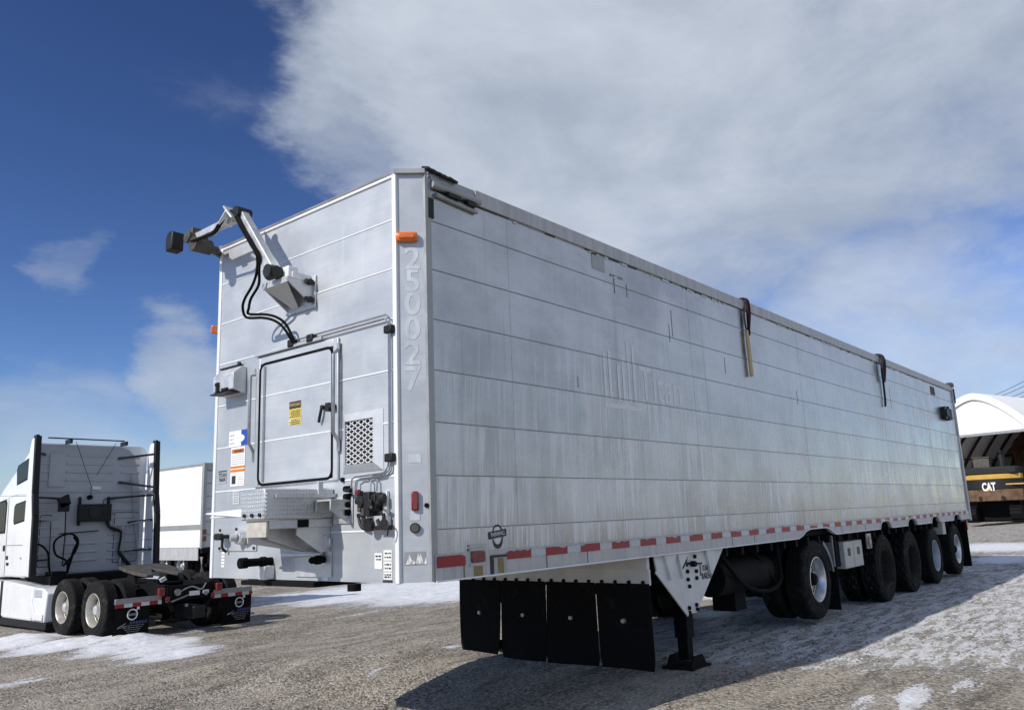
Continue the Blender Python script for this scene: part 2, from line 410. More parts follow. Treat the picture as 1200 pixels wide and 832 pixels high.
# ------------------------------------------------------------------ ground
def build_ground():
    def axis(lo, hi, step, far):
        c = []; x = lo
        while x <= hi+1e-6: c.append(x); x += step
        a = []; st = step; x = lo
        while x > -far: st *= 1.22; x -= st; a.append(x)
        b = []; st = step; x = c[-1]
        while x < far: st *= 1.22; x += st; b.append(x)
        return a[::-1]+c+b
    xs = axis(-2.5, 20, .075, 6000); ys = axis(-4.4, 15.5, .075, 6000)
    drifts = []   # x, y, rx, ry, angle, height
    def dr(px, py, rx, ry, ang, h): p = gnd(px, py); drifts.append((p.x, p.y, rx, ry, R(ang), h))
    dr(150, 753, .60, .42, 20, .13); dr(190, 762, .7, .34, 10, .04); dr(98, 754, .6, .4, 60, .10); dr(30, 748, 1.4, .36, 88, .07); dr(215, 764, .5, .25, 0, .04)
    dr(255, 728, .9, .25, -15, .09); dr(300, 690, 1.2, .7, 30, .25)
    snow = []     # x, y, rx, ry, angle, strength
    def sn(px, py, rx, ry, ang, s): p = gnd(px, py); snow.append((p.x, p.y, rx, ry, R(ang), s))
    for (px, py, h) in ((150, 757, .9), (185, 763, .7), (95, 757, .9), (30, 750, .9), (60, 760, .7), (0, 752, .9), (255, 729, .6), (215, 742, .45), (120, 765, .5), (205, 767, .7), (70, 756, .9), (175, 757, .95), (10, 757, .8)): sn(px, py, .95, .55, 10, h)
    sn(40, 797, .9, .14, 12, .42); sn(0, 803, .8, .2, 20, .45)
    sn(470, 688, 5.0, 2.6, 5, .82); sn(540, 692, 4.0, 2.4, 5, .80); sn(420, 700, 2.6, .9, 5, .7); sn(400, 695, 2.4, .9, 0, .62); sn(520, 697, 2.0, .8, 5, .85); sn(340, 697, 2.4, .9, 0, .5); sn(430, 718, 1.5, .25, 10, .42); sn(330, 716, 1.4, .22, 30, .4); sn(560, 690, 3, 1.2, 5, .7)
    sn(437, 788, .34, .07, 20, .48); sn(530, 757, .3, .12, 0, .5); sn(390, 768, .5, .06, 15, .3); sn(300, 770, .8, .08, 10, .25)
    sn(1070, 816, .8, .17, 5, .62); sn(1010, 822, .6, .16, 5, .45); sn(1130, 800, 1.0, .2, 5, .4); sn(890, 778, .7, .2, 5, .35); sn(855, 780, .4, .18, 5, .4)
    sn(1170, 613, 14, 4.5, 85, .95); sn(1165, 641, 3.2, 2.0, 5, .8); sn(1180, 655, 2.6, 1.2, 5, .65); sn(855, 694, 1.4, 1.6, 0, .9); sn(830, 720, .8, .5, 0, .6); sn(1195, 640, 2.5, 1.0, 5, .5); sn(1120, 740, 2.5, .25, 3, .3)
    sn(930, 690, 2.0, 2.0, 0, .6); sn(620, 688, 3.5, 1.5, 0, .75); sn(700, 690, 3, 1.5, 0, .6)
    def blob(x, y, b):
        dx, dy = x-b[0], y-b[1]; c, s_ = math.cos(b[4]), math.sin(b[4])
        u = (dx*c+dy*s_)/b[2]; v = (-dx*s_+dy*c)/b[3]; return math.exp(-(u*u+v*v)*.9) if u*u+v*v < 9 else 0
    vs = []; sv = []
    for y in ys:
        for x in xs:
            near = -8 < x < 40 and -12 < y < 40
            z = ground_z(x, y); s = 0.
            if near:
                z += .022*mnoise.noise(V((x*.9, y*1.4, 0)))+.012*mnoise.noise(V((x*3.1, y*4.5, 3)))+.006*mnoise.noise(V((x*9, y*11, 7)))
                for b in drifts:
                    k = blob(x, y, b)
                    if k: z += b[5]*k*(1+.35*mnoise.noise(V((x*4, y*4, 2))))
                for b in snow: s = max(s, b[5]*blob(x, y, b))
            # general cover: streaky on the trailer's right, thin elsewhere
            g = .05
            g = max(g, .405*sst(1.6, 5.2, x+.4*y)*sst(3.5, 1.5, y)*(1-.3*sst(14, 26, x)))
            g = max(g, .26*sst(9, 16, y+.4*x)); g = max(g, .32*sst(24, 34, x))
            s = min(1, max(s, g))
            vs.append((x, y, z)); sv.append(s)
    nx, ny = len(xs), len(ys)
    fs = [(j*nx+i, j*nx+i+1, (j+1)*nx+i+1, (j+1)*nx+i) for j in range(ny-1) for i in range(nx-1)]
    me = bpy.data.meshes.new('ground'); me.from_pydata(vs, [], fs)
    at = me.attributes.new('snow_cover', 'FLOAT', 'POINT'); at.data.foreach_set('value', sv)
    me.polygons.foreach_set('use_smooth', [True]*len(me.polygons))
    m = bpy.data.materials.new('gravel and snow'); m.use_nodes = True; me.materials.append(m)
    t = NT(m.node_tree); b = t.n['Principled BSDF']
    oc = t.new('ShaderNodeTexCoord').outputs['Object']
    a = t.new('ShaderNodeAttribute', attribute_name='snow_cover').outputs['Fac']
    vor = t.new('ShaderNodeTexVoronoi'); t.put(vor, 'Vector', oc); vor.inputs['Scale'].default_value = 36; vor.inputs['Randomness'].default_value = 1
    vor2 = t.new('ShaderNodeTexVoronoi'); t.put(vor2, 'Vector', oc); vor2.inputs['Scale'].default_value = 95
    big = t.noise(t.mapping(oc, (.5, .9, 1)), 1.3, 6, .6, .3)
    med = t.noise(oc, 7, 6, .65)
    track = t.noise(t.mapping(oc, (.22, 1.7, 1), (0, 0, R(-4))), 1.6, 6, .6, .25)
    gcol = t.mix(t.ramp(big, .32, .68), (.35, .308, .248), (.50, .45, .375))
    gcol = t.mix(t.ramp(track, .45, .7, 0, .55), gcol, (.50, .45, .375))
    sxc = t.new('ShaderNodeSeparateColor'); t.put(sxc, 0, vor.outputs['Color'])
    hsv = t.new('ShaderNodeHueSaturation'); t.put(hsv, 'Color', gcol); t.put(hsv, 'Value', t.ramp(sxc.outputs[0], 0, 1, .30, 1.75, False))
    gcol = hsv.outputs[0]
    gcol = t.mix(t.ramp(vor2.outputs['Distance'], .25, .75, 0, .55), gcol, (.13, .112, .09))
    pk2 = t.ramp(t.noise(t.mapping(oc, (.55, 1.5, 1), (0, 0, R(8)), (4, 2, 0)), 1.1, 6, .62, .5), .42, .60)
    gcol = t.mix(t.math('MULTIPLY', pk2, .42), gcol, (.40, .355, .29))
    damp = t.math('MULTIPLY', t.ramp(t.noise(t.mapping(oc, (.5, 2.4, 1), (0, 0, R(6)), (8, 5, 0)), 1.0, 7, .66, .4), .55, .66), .62)
    gcol = t.mix(damp, gcol, (.10, .087, .072))
    streak = t.noise(t.mapping(oc, (.8, 3.4, 1), (0, 0, R(-4))), 2.2, 8, .72, .35)
    nz = t.math('ADD', t.math('ADD', t.math('MULTIPLY', streak, .78), t.math('MULTIPLY', med, .15)), t.math('MULTIPLY', t.noise(oc, 45, 4, .7), .07))
    cov = t.math('ADD', t.math('SUBTRACT', nz, .5), t.math('SUBTRACT', t.math('MULTIPLY', a, .95), .37))
    cov = t.math('ADD', cov, t.math('MULTIPLY', t.math('MULTIPLY', t.math('SUBTRACT', vor.outputs['Distance'], .40), .20), t.ramp(a, .8, .5)))
    mask = t.ramp(cov, -.02, .05)
    gcol = t.mix(t.math('MULTIPLY', t.ramp(cov, -.12, -.01), .22), gcol, (.47, .455, .43))
    ice = t.ramp(cov, -.12, .0)
    stones = t.ramp(vor.outputs['Distance'], .0, .5, 1, 0)
    mask = t.math('SUBTRACT', mask, t.math('MULTIPLY', t.math('MULTIPLY', stones, t.ramp(a, .75, .4)), .35), clamp=True)
    scol = t.mix(t.ramp(med, .35, .65), (.70, .72, .76), (.86, .87, .89))
    scol = t.mix(t.ramp(a, .7, .35, 0, .5), scol, (.52, .505, .485))
    scol = t.mix(t.math('MULTIPLY', t.ramp(t.noise(t.mapping(oc, (1, 2, 1)), 3.2, 7, .7), .46, .7), .5), scol, (.47, .43, .38))
    t.put(b, 'Base Color', t.mix(mask, gcol, scol))
    t.put(b, 'Roughness', t.ramp(ice, 0, 1, .85, .55)); b.inputs['Specular IOR Level'].default_value = .3
    packed = t.ramp(t.noise(t.mapping(oc, (.55, 1.5, 1), (0, 0, R(8)), (4, 2, 0)), 1.1, 6, .62, .5), .42, .60)
    hg = t.math('ADD', t.math('MULTIPLY', t.math('SUBTRACT', 1, vor.outputs['Distance']), .9), t.math('MULTIPLY', t.math('SUBTRACT', 1, vor2.outputs['Distance']), .45))
    hg = t.math('MULTIPLY', t.math('MULTIPLY', hg, t.ramp(mask, 0, 1, 1, .22)), t.ramp(packed, 0, 1, 1, .5)); hg = t.math('ADD', hg, t.math('MULTIPLY', med, .6))
    bp = t.new('ShaderNodeBump'); bp.inputs['Strength'].default_value = 1.0; bp.inputs['Distance'].default_value = .035
    t.put(bp, 'Height', hg); t.put(b, 'Normal', bp.outputs[0])
    o = bpy.data.objects.new('ground', me); sc.collection.objects.link(o); o['kind'] = 'structure'
    # loose stones
    mb = MB(); rnd = random.Random(3)
    for k in range(2600):
        d = 3+rnd.random()**1.6*10; az = R(rnd.uniform(5, 75)); x = CAM.x+d*math.cos(az); y = CAM.y+d*math.sin(az)
        r = rnd.uniform(.008, .022)*(1+.7*(rnd.random() < .06)); z = ground_z(x, y)
        z += .022*mnoise.noise(V((x*.9, y*1.4, 0)))+.012*mnoise.noise(V((x*3.1, y*4.5, 3)))
        top = [(x+r*(1+.3*rnd.random())*math.cos(a)+0, y+r*(1+.3*rnd.random())*math.sin(a), z+r*.25*rnd.random()) for a in [i*math.pi/3+rnd.random()*.4 for i in range(6)]]
        mb.add(top+[(x+r*.2, y+r*.1, z+r*rnd.uniform(.6, 1.0)), (x-r*.3, y-r*.2, z+r*rnd.uniform(.5, .9))],
               [(0, 1, 6), (1, 2, 6), (2, 3, 7, 6), (3, 4, 7), (4, 5, 7), (5, 0, 6, 7)])
    g = mb.build('gravel_stones', 'stone', angle=20); tag(g, 'loose grey brown stones scattered over the gravel yard', 'gravel', kind='stuff')
build_ground()

# ------------------------------------------------------------------ wheels
def tyre_profile(r, w, rim_r):
    s = r/.52
    P = [(rim_r, -.028), (rim_r+.02*s, -.008), (rim_r+.07*s, .0), (r-.085*s, -.002), (r-.045*s, -.012), (r-.018*s, -.022), (r-.006*s, -.034), (r, -.05)]
    inner = [(r, -.05)]; n = 4; a, b = -.05, -(w-.05)
    for i in range(n):
        c = a+(b-a)*(i+1)/(n+1)
        inner += [(r+.001, c+.010), (r-.014, c+.008), (r-.014, c-.008), (r+.001, c-.010)]
    inner.append((r, b))
    return P[:-1]+inner+[(q, -w-t) for q, t in P[:-1]][::-1]
def make_wheel(root, c, out, r=.52, w=.275, dual=True, tyre_mat='tread rubber', rim='rim aluminium', hub='cast aluminium', lug=False, face=1, chrome=False, name='wheel'):
    """c = centre of the outer face, out = outward axis; hub drum > tyre, rim, hub"""
    c, out = V(c), V(out); rim_r = .292*r/.52
    n = 72
    mod = None
    if lug:
        rr = random.Random(5); off = [rr.uniform(-.008, .008) for _ in range(200)]
        mod = lambda i, j: (-.034 if ((i+(j % 3)) % 4 == 0 and 5 < j < 24) else off[(i*7+j) % 200] if 5 < j < 24 else 0)
    drum = MB().lathe([(.0, -.5), (.21, -.5), (.23, -.2), (.23, -.14), (.0, -.14)], c, out, 24)
    wh = drum.build(name, 'black steel', root)
    t = MB(); t.lathe(tyre_profile(r, w, rim_r), c, out, n, mod)
    # raised rings on the sidewall
    t.lathe([(rim_r+.045, .001), (rim_r+.05, .005), (rim_r+.058, .005), (rim_r+.062, .001)], c, out, n)
    t.lathe([(r-.10, -.001), (r-.096, .004), (r-.090, .004), (r-.086, -.001)], c, out, n)
    t.build('tyre', tyre_mat, wh)
    if dual:
        MB().lathe(tyre_profile(r, w, rim_r), c-out*(w+.06), out, n, mod).build('tyre', tyre_mat, wh)
    g = MB()
    depth = .155 if dual else .075
    k = r/.52
    g.lathe([(rim_r+.002, -.03), (rim_r+.006, -.012), (rim_r-.004, -.008), (rim_r-.014, -.016), (rim_r-.02, -.035), (.255*k, -.06), (.245*k, -depth+.012), (.232*k, -depth),
             (.19*k, -depth+.01), (.15*k, -depth+.022), (.115*k, -depth+.022), (.0, -depth+.022)], c, out, 48)
    for i in range(10):
        a = 2*math.pi*i/10; u = V((0, 0, 1)); s = out.cross(u); e = s*math.cos(a)+u*math.sin(a)
        g.cyl(c+e*.137*k-out*(depth-.02), c+e*.137*k-out*(depth-.05), .013*k, n=8)
    g.build('rim', rim, wh)
    hh = MB()
    for i in range(10):
        a = 2*math.pi*(i+.5)/10; u = V((0, 0, 1)); s = out.cross(u); e = s*math.cos(a)+u*math.sin(a)
        hh.disc(c+e*.205*k-out*(depth-.0085), out, .019*k, 12)
    hh.build('hand_hole', 'black plastic', wh)
    if hub:
        if chrome: prof = [(.0, -.035), (.05, -.037), (.075, -.045), (.085, -.06), (.088, -depth+.03)]
        else: prof = [(.0, -.03), (.045, -.03), (.05, -.04), (.068, -.045), (.078, -.06), (.082, -depth+.05), (.1, -depth+.04), (.105, -depth+.02)]
        MB().lathe([(q*k, tt) for q, tt in prof], c, out, 28).build('hub', hub, wh)
    return wh

# ------------------------------------------------------------------ shed far right, with the pile inside it
def shed():
    X0, X1, YC, HW, HZ = 66, 114, 8.3, 7.6, 9.55
    t = thing('storage_shed', (X0, YC, 0), 'white fabric arched storage shed with its wide dark opening behind the excavator', 'shed')
    t.rotation_euler.z = R(-16)
    def arch(s, hw=HW, hz=HZ):                       # s in -1..1
        y = s*hw; a = abs(s)
        return YC+y, hz*max(0, 1-a**1.7)**.85
    S = [math.sin(i/40*math.pi/2) for i in range(-40, 41)]
    # roof skin: outer and inner shells
    def shell(hw, hz, x0, x1):
        mb = MB(); pr = [arch(s, hw, hz) for s in S]; n = len(pr)
        mb.add([(x0, y, z) for y, z in pr]+[(x1, y, z) for y, z in pr], [(i, i+1, n+i+1, n+i) for i in range(n-1)]); return mb
    shell(HW, HZ, X0-.12, X1).build('roof', 'fabric white', t)
    
    # front rim band and gable over the opening
    pr = [arch(s) for s in S]; pi_ = [arch(s, HW-.55, HZ-.5) for s in S]; n = len(pr)
    mb = MB(); mb.add([(X0-.1, y, z) for y, z in pr]+[(X0-.1, y, z) for y, z in pi_], [(i, i+1, n+i+1, n+i) for i in range(n-1)]); mb.build('rim_band', 'fabric white', t)
    mb = MB(); zt = 6.45
    top = [(y, z) for y, z in [arch(s, HW-.1, HZ-.1) for s in S] if z > zt]
    mb.prism([(X0, top[0][0], zt)]+[(X0, y, z) for y, z in top]+[(X0, top[-1][0], zt)], (.05, 0, 0)); mb.build('gable', 'fabric white', t)
    mb = MB(); mb.tube([(X0-.08, y, z) for y, z in [arch(s, HW-.6, HZ-.55) for s in S] if z > zt-.3], .035, 6); mb.build('gable_edge', 'trim grey', t)
    mb = MB(); mb.box(X0-.06, X0+.14, top[0][0], top[-1][0], zt-.18, zt+.02); mb.build('door_header', 'trim grey', t)
    for k in range(20):
        x = X0+.6+k*2.4
        mb = MB(); mb.tube([(x, y, z) for y, z in [arch(s, HW-.35, HZ-.35) for s in S]], .13, 6); mb.build('truss', 'truss steel', t)
    mb = MB()
    for s in (-.97, -.86, -.68, -.4, 0, .4, .68, .86, .97):
        y, z = arch(s, HW-.3, HZ-.3); mb.tube([(X0+.5, y, z), (X1-.3, y, z)], .05, 6)
    mb.each('purlin', 'truss steel', t)
    mb = MB(); mb.prism([(X1-.2, *arch(s, HW-.1, HZ-.1)) for s in S], (.06, 0, 0)); mb.build('rear_gable', 'shed inside', t)
    mb = MB(); mb.box(X0, X1, YC+HW-.6, YC+HW, 0, 1.5); mb.box(X0, X1, YC-HW, YC-HW+.6, 0, 1.5); mb.each('base_wall', 'concrete', t)
    mb = MB(); mb.box(X0+6, X0+8.2, 5.55, 6.3, 6.55, 6.68); mb.build('ceiling_lamp', 'fabric white', t)
    # stock pile
    mb = MB(); g = 40; P = []
    for j in range(g+1):
        for i in range(g+1):
            u, v = i/g*2-1, j/g*2-1; rr = math.hypot(u, v)
            z = 8.4*max(0, 1-rr)**.8*(1+.2*mnoise.noise(V((u*4, v*4, 1))))+.25*mnoise.noise(V((u*11, v*11, 4)))
            P.append((X0+13+u*6.5, 6.3+v*5.0, max(z, -.05)))
    mb.add(P, [(j*(g+1)+i, j*(g+1)+i+1, (j+1)*(g+1)+i+1, (j+1)*(g+1)+i) for j in range(g) for i in range(g)])
    o = mb.build('stockpile', 'pile brown', None, angle=80); tag(o, 'tall dark brown heap of material piled inside the fabric shed', 'stockpile')
shed()

def excavator():
    X, Y = 60.0, 7.0; zg = 0
    t = thing('excavator', (X+2, Y, zg), 'large yellow and black excavator seen from behind, parked before the fabric shed', 'excavator')
    def rc(x, z0, z1, hw, dx=0): return [(x, Y-hw, z0), (x, Y+hw, z0), (x, Y+hw, z1), (x, Y-hw, z1)]
    # counterweight: curved back
    mb = MB(); out = []
    for i in range(13):
        s = i/12*2-1; out.append((X+.55*abs(s)**2.6, Y+s*1.9, 1.42))
    mb.prism([(X+1.5, Y-1.9, 1.42)]+out+[(X+1.5, Y+1.9, 1.42)], (0, 0, .78)); mb.build('counterweight', 'machine brown', t, bevel=.06)
    mb = MB(); mb.prism([(X+1.5, Y-1.88, 2.2)]+[(p[0]+.02, Y+(p[1]-Y)*.99, 2.2) for p in out]+[(X+1.5, Y+1.88, 2.2)], (0, 0, .68)); bl = mb.build('counterweight_band', 'black plastic', t, bevel=.04)
    mb = MB(); mb.prism([(X+1.5, Y-1.9, 2.88)]+[(p[0]-.03, p[1], 2.88) for p in out]+[(X+1.5, Y+1.9, 2.88)], (0, 0, .34)); mb.build('yellow_stripe', 'cat yellow', t, bevel=.05)
    mb = MB(); mb.obox((X+.20, Y-1.42, 2.52), (.02, .14, 0), (.06, -.5, 0), (0, .0, .045)); mb.build('side_marking', 'cat yellow', t)
    text('lettering', 'CAT', .74, (X-.035, Y, 2.36), (0, -1, 0), (0, 0, 1), 'sticker white', t, .02, sx=.56, bold=.03)
    mb = MB(); mb.prism([(X-.06, Y-.14, 2.12), (X-.06, Y+.12, 2.12), (X-.06, Y-.01, 2.30)], (.02, 0, 0)); mb.build('triangle_mark', 'cat yellow', t)
    mb = MB()
    for s in (-.75, .6): mb.cyl((X-.02, Y+s, 1.62), (X+.1, Y+s, 1.62), .14, n=14)
    mb.each('lifting_eye', 'black plastic', t)
    mb = MB(); mb.box(X+.1, X+4.2, Y-1.75, Y+1.75, 3.24, 3.72); mb.build('engine_hood', 'black plastic', t, bevel=.06)
    mb = MB(); mb.box(X+.8, X+1.6, Y-.1, Y+.9, 3.72, 4.42); mb.box(X+.74, X+1.66, Y-.16, Y+.96, 4.38, 4.46); mb.build('air_intake', 'greasy steel', t, bevel=.03)
    mb = MB(); mb.cyl((X+1.4, Y-.75, 3.7), (X+1.4, Y-.75, 4.55), .2); mb.cyl((X+1.4, Y-.75, 4.5), (X+1.3, Y-.75, 4.85), .08); mb.build('muffler', 'black steel', t)
    mb = MB(); mb.box(X+1.4, X+4.4, Y-1.7, Y+1.7, 1.42, 3.2); mb.build('house', 'black plastic', t, bevel=.04)
    mb = MB(); mb.box(X+4.4, X+6.2, Y+.5, Y+1.7, 1.5, 4.3); mb.build('cab', 'chassis dark', t, bevel=.08)
    mb = MB(); mb.box(X+4.7, X+6.25, Y+.46, Y+1.74, 2.9, 4.1); mb.build('cab_window', 'dark glass', t)
    mb = MB(); mb.bar((X+4.4, Y-.2, 2.2), (X+8.6, Y-.2, 4.6), .55, .8); mb.bar((X+8.4, Y-.2, 4.6), (X+10.4, Y-.2, 1.2), .45, .6); mb.build('boom', 'chassis dark', t, bevel=.05)
    mb = MB(); mb.box(X+1.6, X+4.0, Y-1.05, Y+1.05, .12, 1.4); mb.build('undercarriage', 'chassis dark', t)
    for s in (-1, 1):
        mb = MB(); yc = Y+s*1.35; pr = []
        for i in range(14): a = R(90+180*i/13); pr.append((X+.55+.5*math.cos(a), .56+.5*math.sin(a)))
        for i in range(14): a = R(-90+180*i/13); pr.append((X+5.0+.5*math.cos(a), .56+.5*math.sin(a)))
        mb.prism([(x, yc-.33, z) for x, z in pr], (0, .66, 0))
        n = 46
        for i in range(n):    # grouser bars
            L_ = 4.45*2+math.pi; q = i/n*L_
            if q < 4.45: c, d = (X+.55+q, 1.08), (1, 0)
            elif q < 4.45+math.pi/2: a = R(90)-(q-4.45)*2; c, d = (X+5.0+.52*math.cos(a), .56+.52*math.sin(a)), (math.sin(a), -math.cos(a))
            elif q < 8.9+math.pi/2: c, d = (X+5.0-(q-4.45-math.pi/2), .04), (1, 0)
            else: a = R(270)-(q-8.9-math.pi/2)*2; c, d = (X+.55+.52*math.cos(a), .56+.52*math.sin(a)), (math.sin(a), -math.cos(a))
            mb.obox((c[0], yc, c[1]), (d[0]*.05, 0, d[1]*.05), (0, .36, 0), (-d[1]*.035, 0, d[0]*.035))
        mb.build('track', 'chassis dark', t)
excavator()

# power lines at the far right and their poles
def power():
    pts = [((1152, 467), (1204, 443)), ((1158, 468), (1204, 449)), ((1165, 470), (1206, 455)), ((1172, 472), (1206, 460))]
    A = []; B = []
    for i, (a, b) in enumerate(pts):
        p = on(*a, 0, 150.); q = on(*b, 0, 118.); d = (p-q); p2 = q+d*1.5; q2 = q-d*.55
        pp = []
        for k in range(17):
            s = k/16; v = p2.lerp(q2, s); v.z -= 1.2*(1-(2*s-1)**2)*.5; pp.append(v)
        pp = [v+V((0, 0, .3)) for v in pp]
        o = MB().tube(pp, .035, 5).build('power_line', 'wire')
        tag(o, ['topmost of the four thin power lines above the shed roof', 'second thin power line from the top above the shed roof', 'third thin power line from the top above the shed roof', 'lowest of the four thin power lines above the shed roof'][i], 'power line', 'power lines above the shed')
        A.append(pp[0]); B.append(pp[-1])
    for nm, E_ in (('far', A), ('near', B)):
        c = sum(E_, V((0, 0, 0)))/4
        t = thing('utility_pole', (c.x, c.y, 0), 'tall wooden pole carrying the power lines '+('behind the shed' if nm == 'far' else 'beyond the right edge of the yard'), 'utility pole')
        top = max(e.z for e in E_)+.6
        MB().cyl((c.x, c.y, 0), (c.x, c.y, top), .17, .12, 10).build('post', 'wood pole', t)
        mb = MB()
        for e in E_: mb.bar((c.x, c.y, e.z-.1), (e.x, e.y, e.z-.1), .1, .1)
        mb.each('cross_arm', 'wood pole', t)
power()

# ------------------------------------------------------------------ white van trailer far behind the tractor
def van_trailer():
    x0, x1, y0, y1, z0, z1 = 12.44, 15.0, 24.8, 38.5, .92, 4.07
    zg = -.25
    t = thing('van_trailer', (x0+1.28, y0, zg), 'white box van trailer with grey roll-up rear door standing behind the tractor', 'trailer')
    MB().box(x0, x1, y0+.12, y1, z0, z1).build('body', 'van white', t, bevel=.03)
    mb = MB(); mb.box(x0-.02, x0+.12, y0, y0+.14, z0-.03, z1+.02); mb.box(x1-.2, x1+.02, y0, y0+.14, z0-.03, z1+.02); mb.box(x0+.12, x1-.2, y0, y0+.14, z1-.26, z1+.02); mb.build('rear_frame', 'trim grey', t, bevel=.012)
    mb = MB()
    n = 6; h = (z1-.28-z0)/n
    for i in range(n): mb.box(x0+.13, x1-.21, y0+.05, y0+.1, z0+i*h+.012, z0+(i+1)*h-.012)
    d = mb.build('rear_door', 'van door grey', t, bevel=.008)
    mb = MB(); mb.obox((x0+.95, y0+.045, 2.42), (.30, 0, .13), (0, .002, 0), (-.06, 0, .10)); mb.obox((x0+.72, y0+.045, 2.30), (.16, 0, .05), (0, .002, 0), (-.03, 0, .06)); mb.build('door_graphic', 'machine brown', d)
    mb = MB(); mb.box(x0+.75, x0+1.25, y0+.044, y0+.047, 1.05, 1.2); mb.build('door_handle', 'machine brown', d)
    mb = MB(); mb.box(x0-.025, x0, y0+.05, y1, 1.60, 1.78); mb.box(x0-.018, x0, y0+.05, y1, 3.98, 4.07); mb.build('side_rail', 'trim grey', t)
    mb = MB(); mb.box(x0+.02, x0+.05, y0+.3, y1-4, .46, .93); sk = mb.build('side_skirt', 'rail white', t)
    for z in (1.25, 1.5, ): MB().box(x0+.02, x0+.16, y0-.02, y0+.0, z-.09, z+.09).build('tail_light', 'red lens', t)
    mb = MB(); mb.box(x0, x1, y0-.02, y0+.1, .72, .92); mb.each('bumper', 'chassis dark', t)
    mb = MB(); mb.box(x0+.3, x0+.4, y0, y0+.1, .2, .8); mb.box(x1-.4, x1-.3, y0, y0+.1, .2, .8); mb.box(x0+.2, x1-.2, y0-.02, y0+.08, .22, .34); mb.each('underride_guard', 'chassis dark', t)
    mb = MB(); mb.box(x0+.7, x0+.85, y0+.1, y1, .55, .92); mb.box(x1-.85, x1-.7, y0+.1, y1, .55, .92); mb.each('frame_rail', 'chassis dark', t)
    for yy in (y0+1.6, y0+2.9):
        make_wheel(t, (x0+.03, yy, zg+.5), (-1, 0, 0), .5, rim='rim grey')
        make_wheel(t, (x1-.03, yy, zg+.5), (1, 0, 0), .5, rim='rim grey')
    for s in (x0+.35, x1-.35): MB().box(s-.07, s+.07, y1-3.2, y1-3.05, zg, .9).each('landing_leg', 'chassis dark', t)
van_trailer()

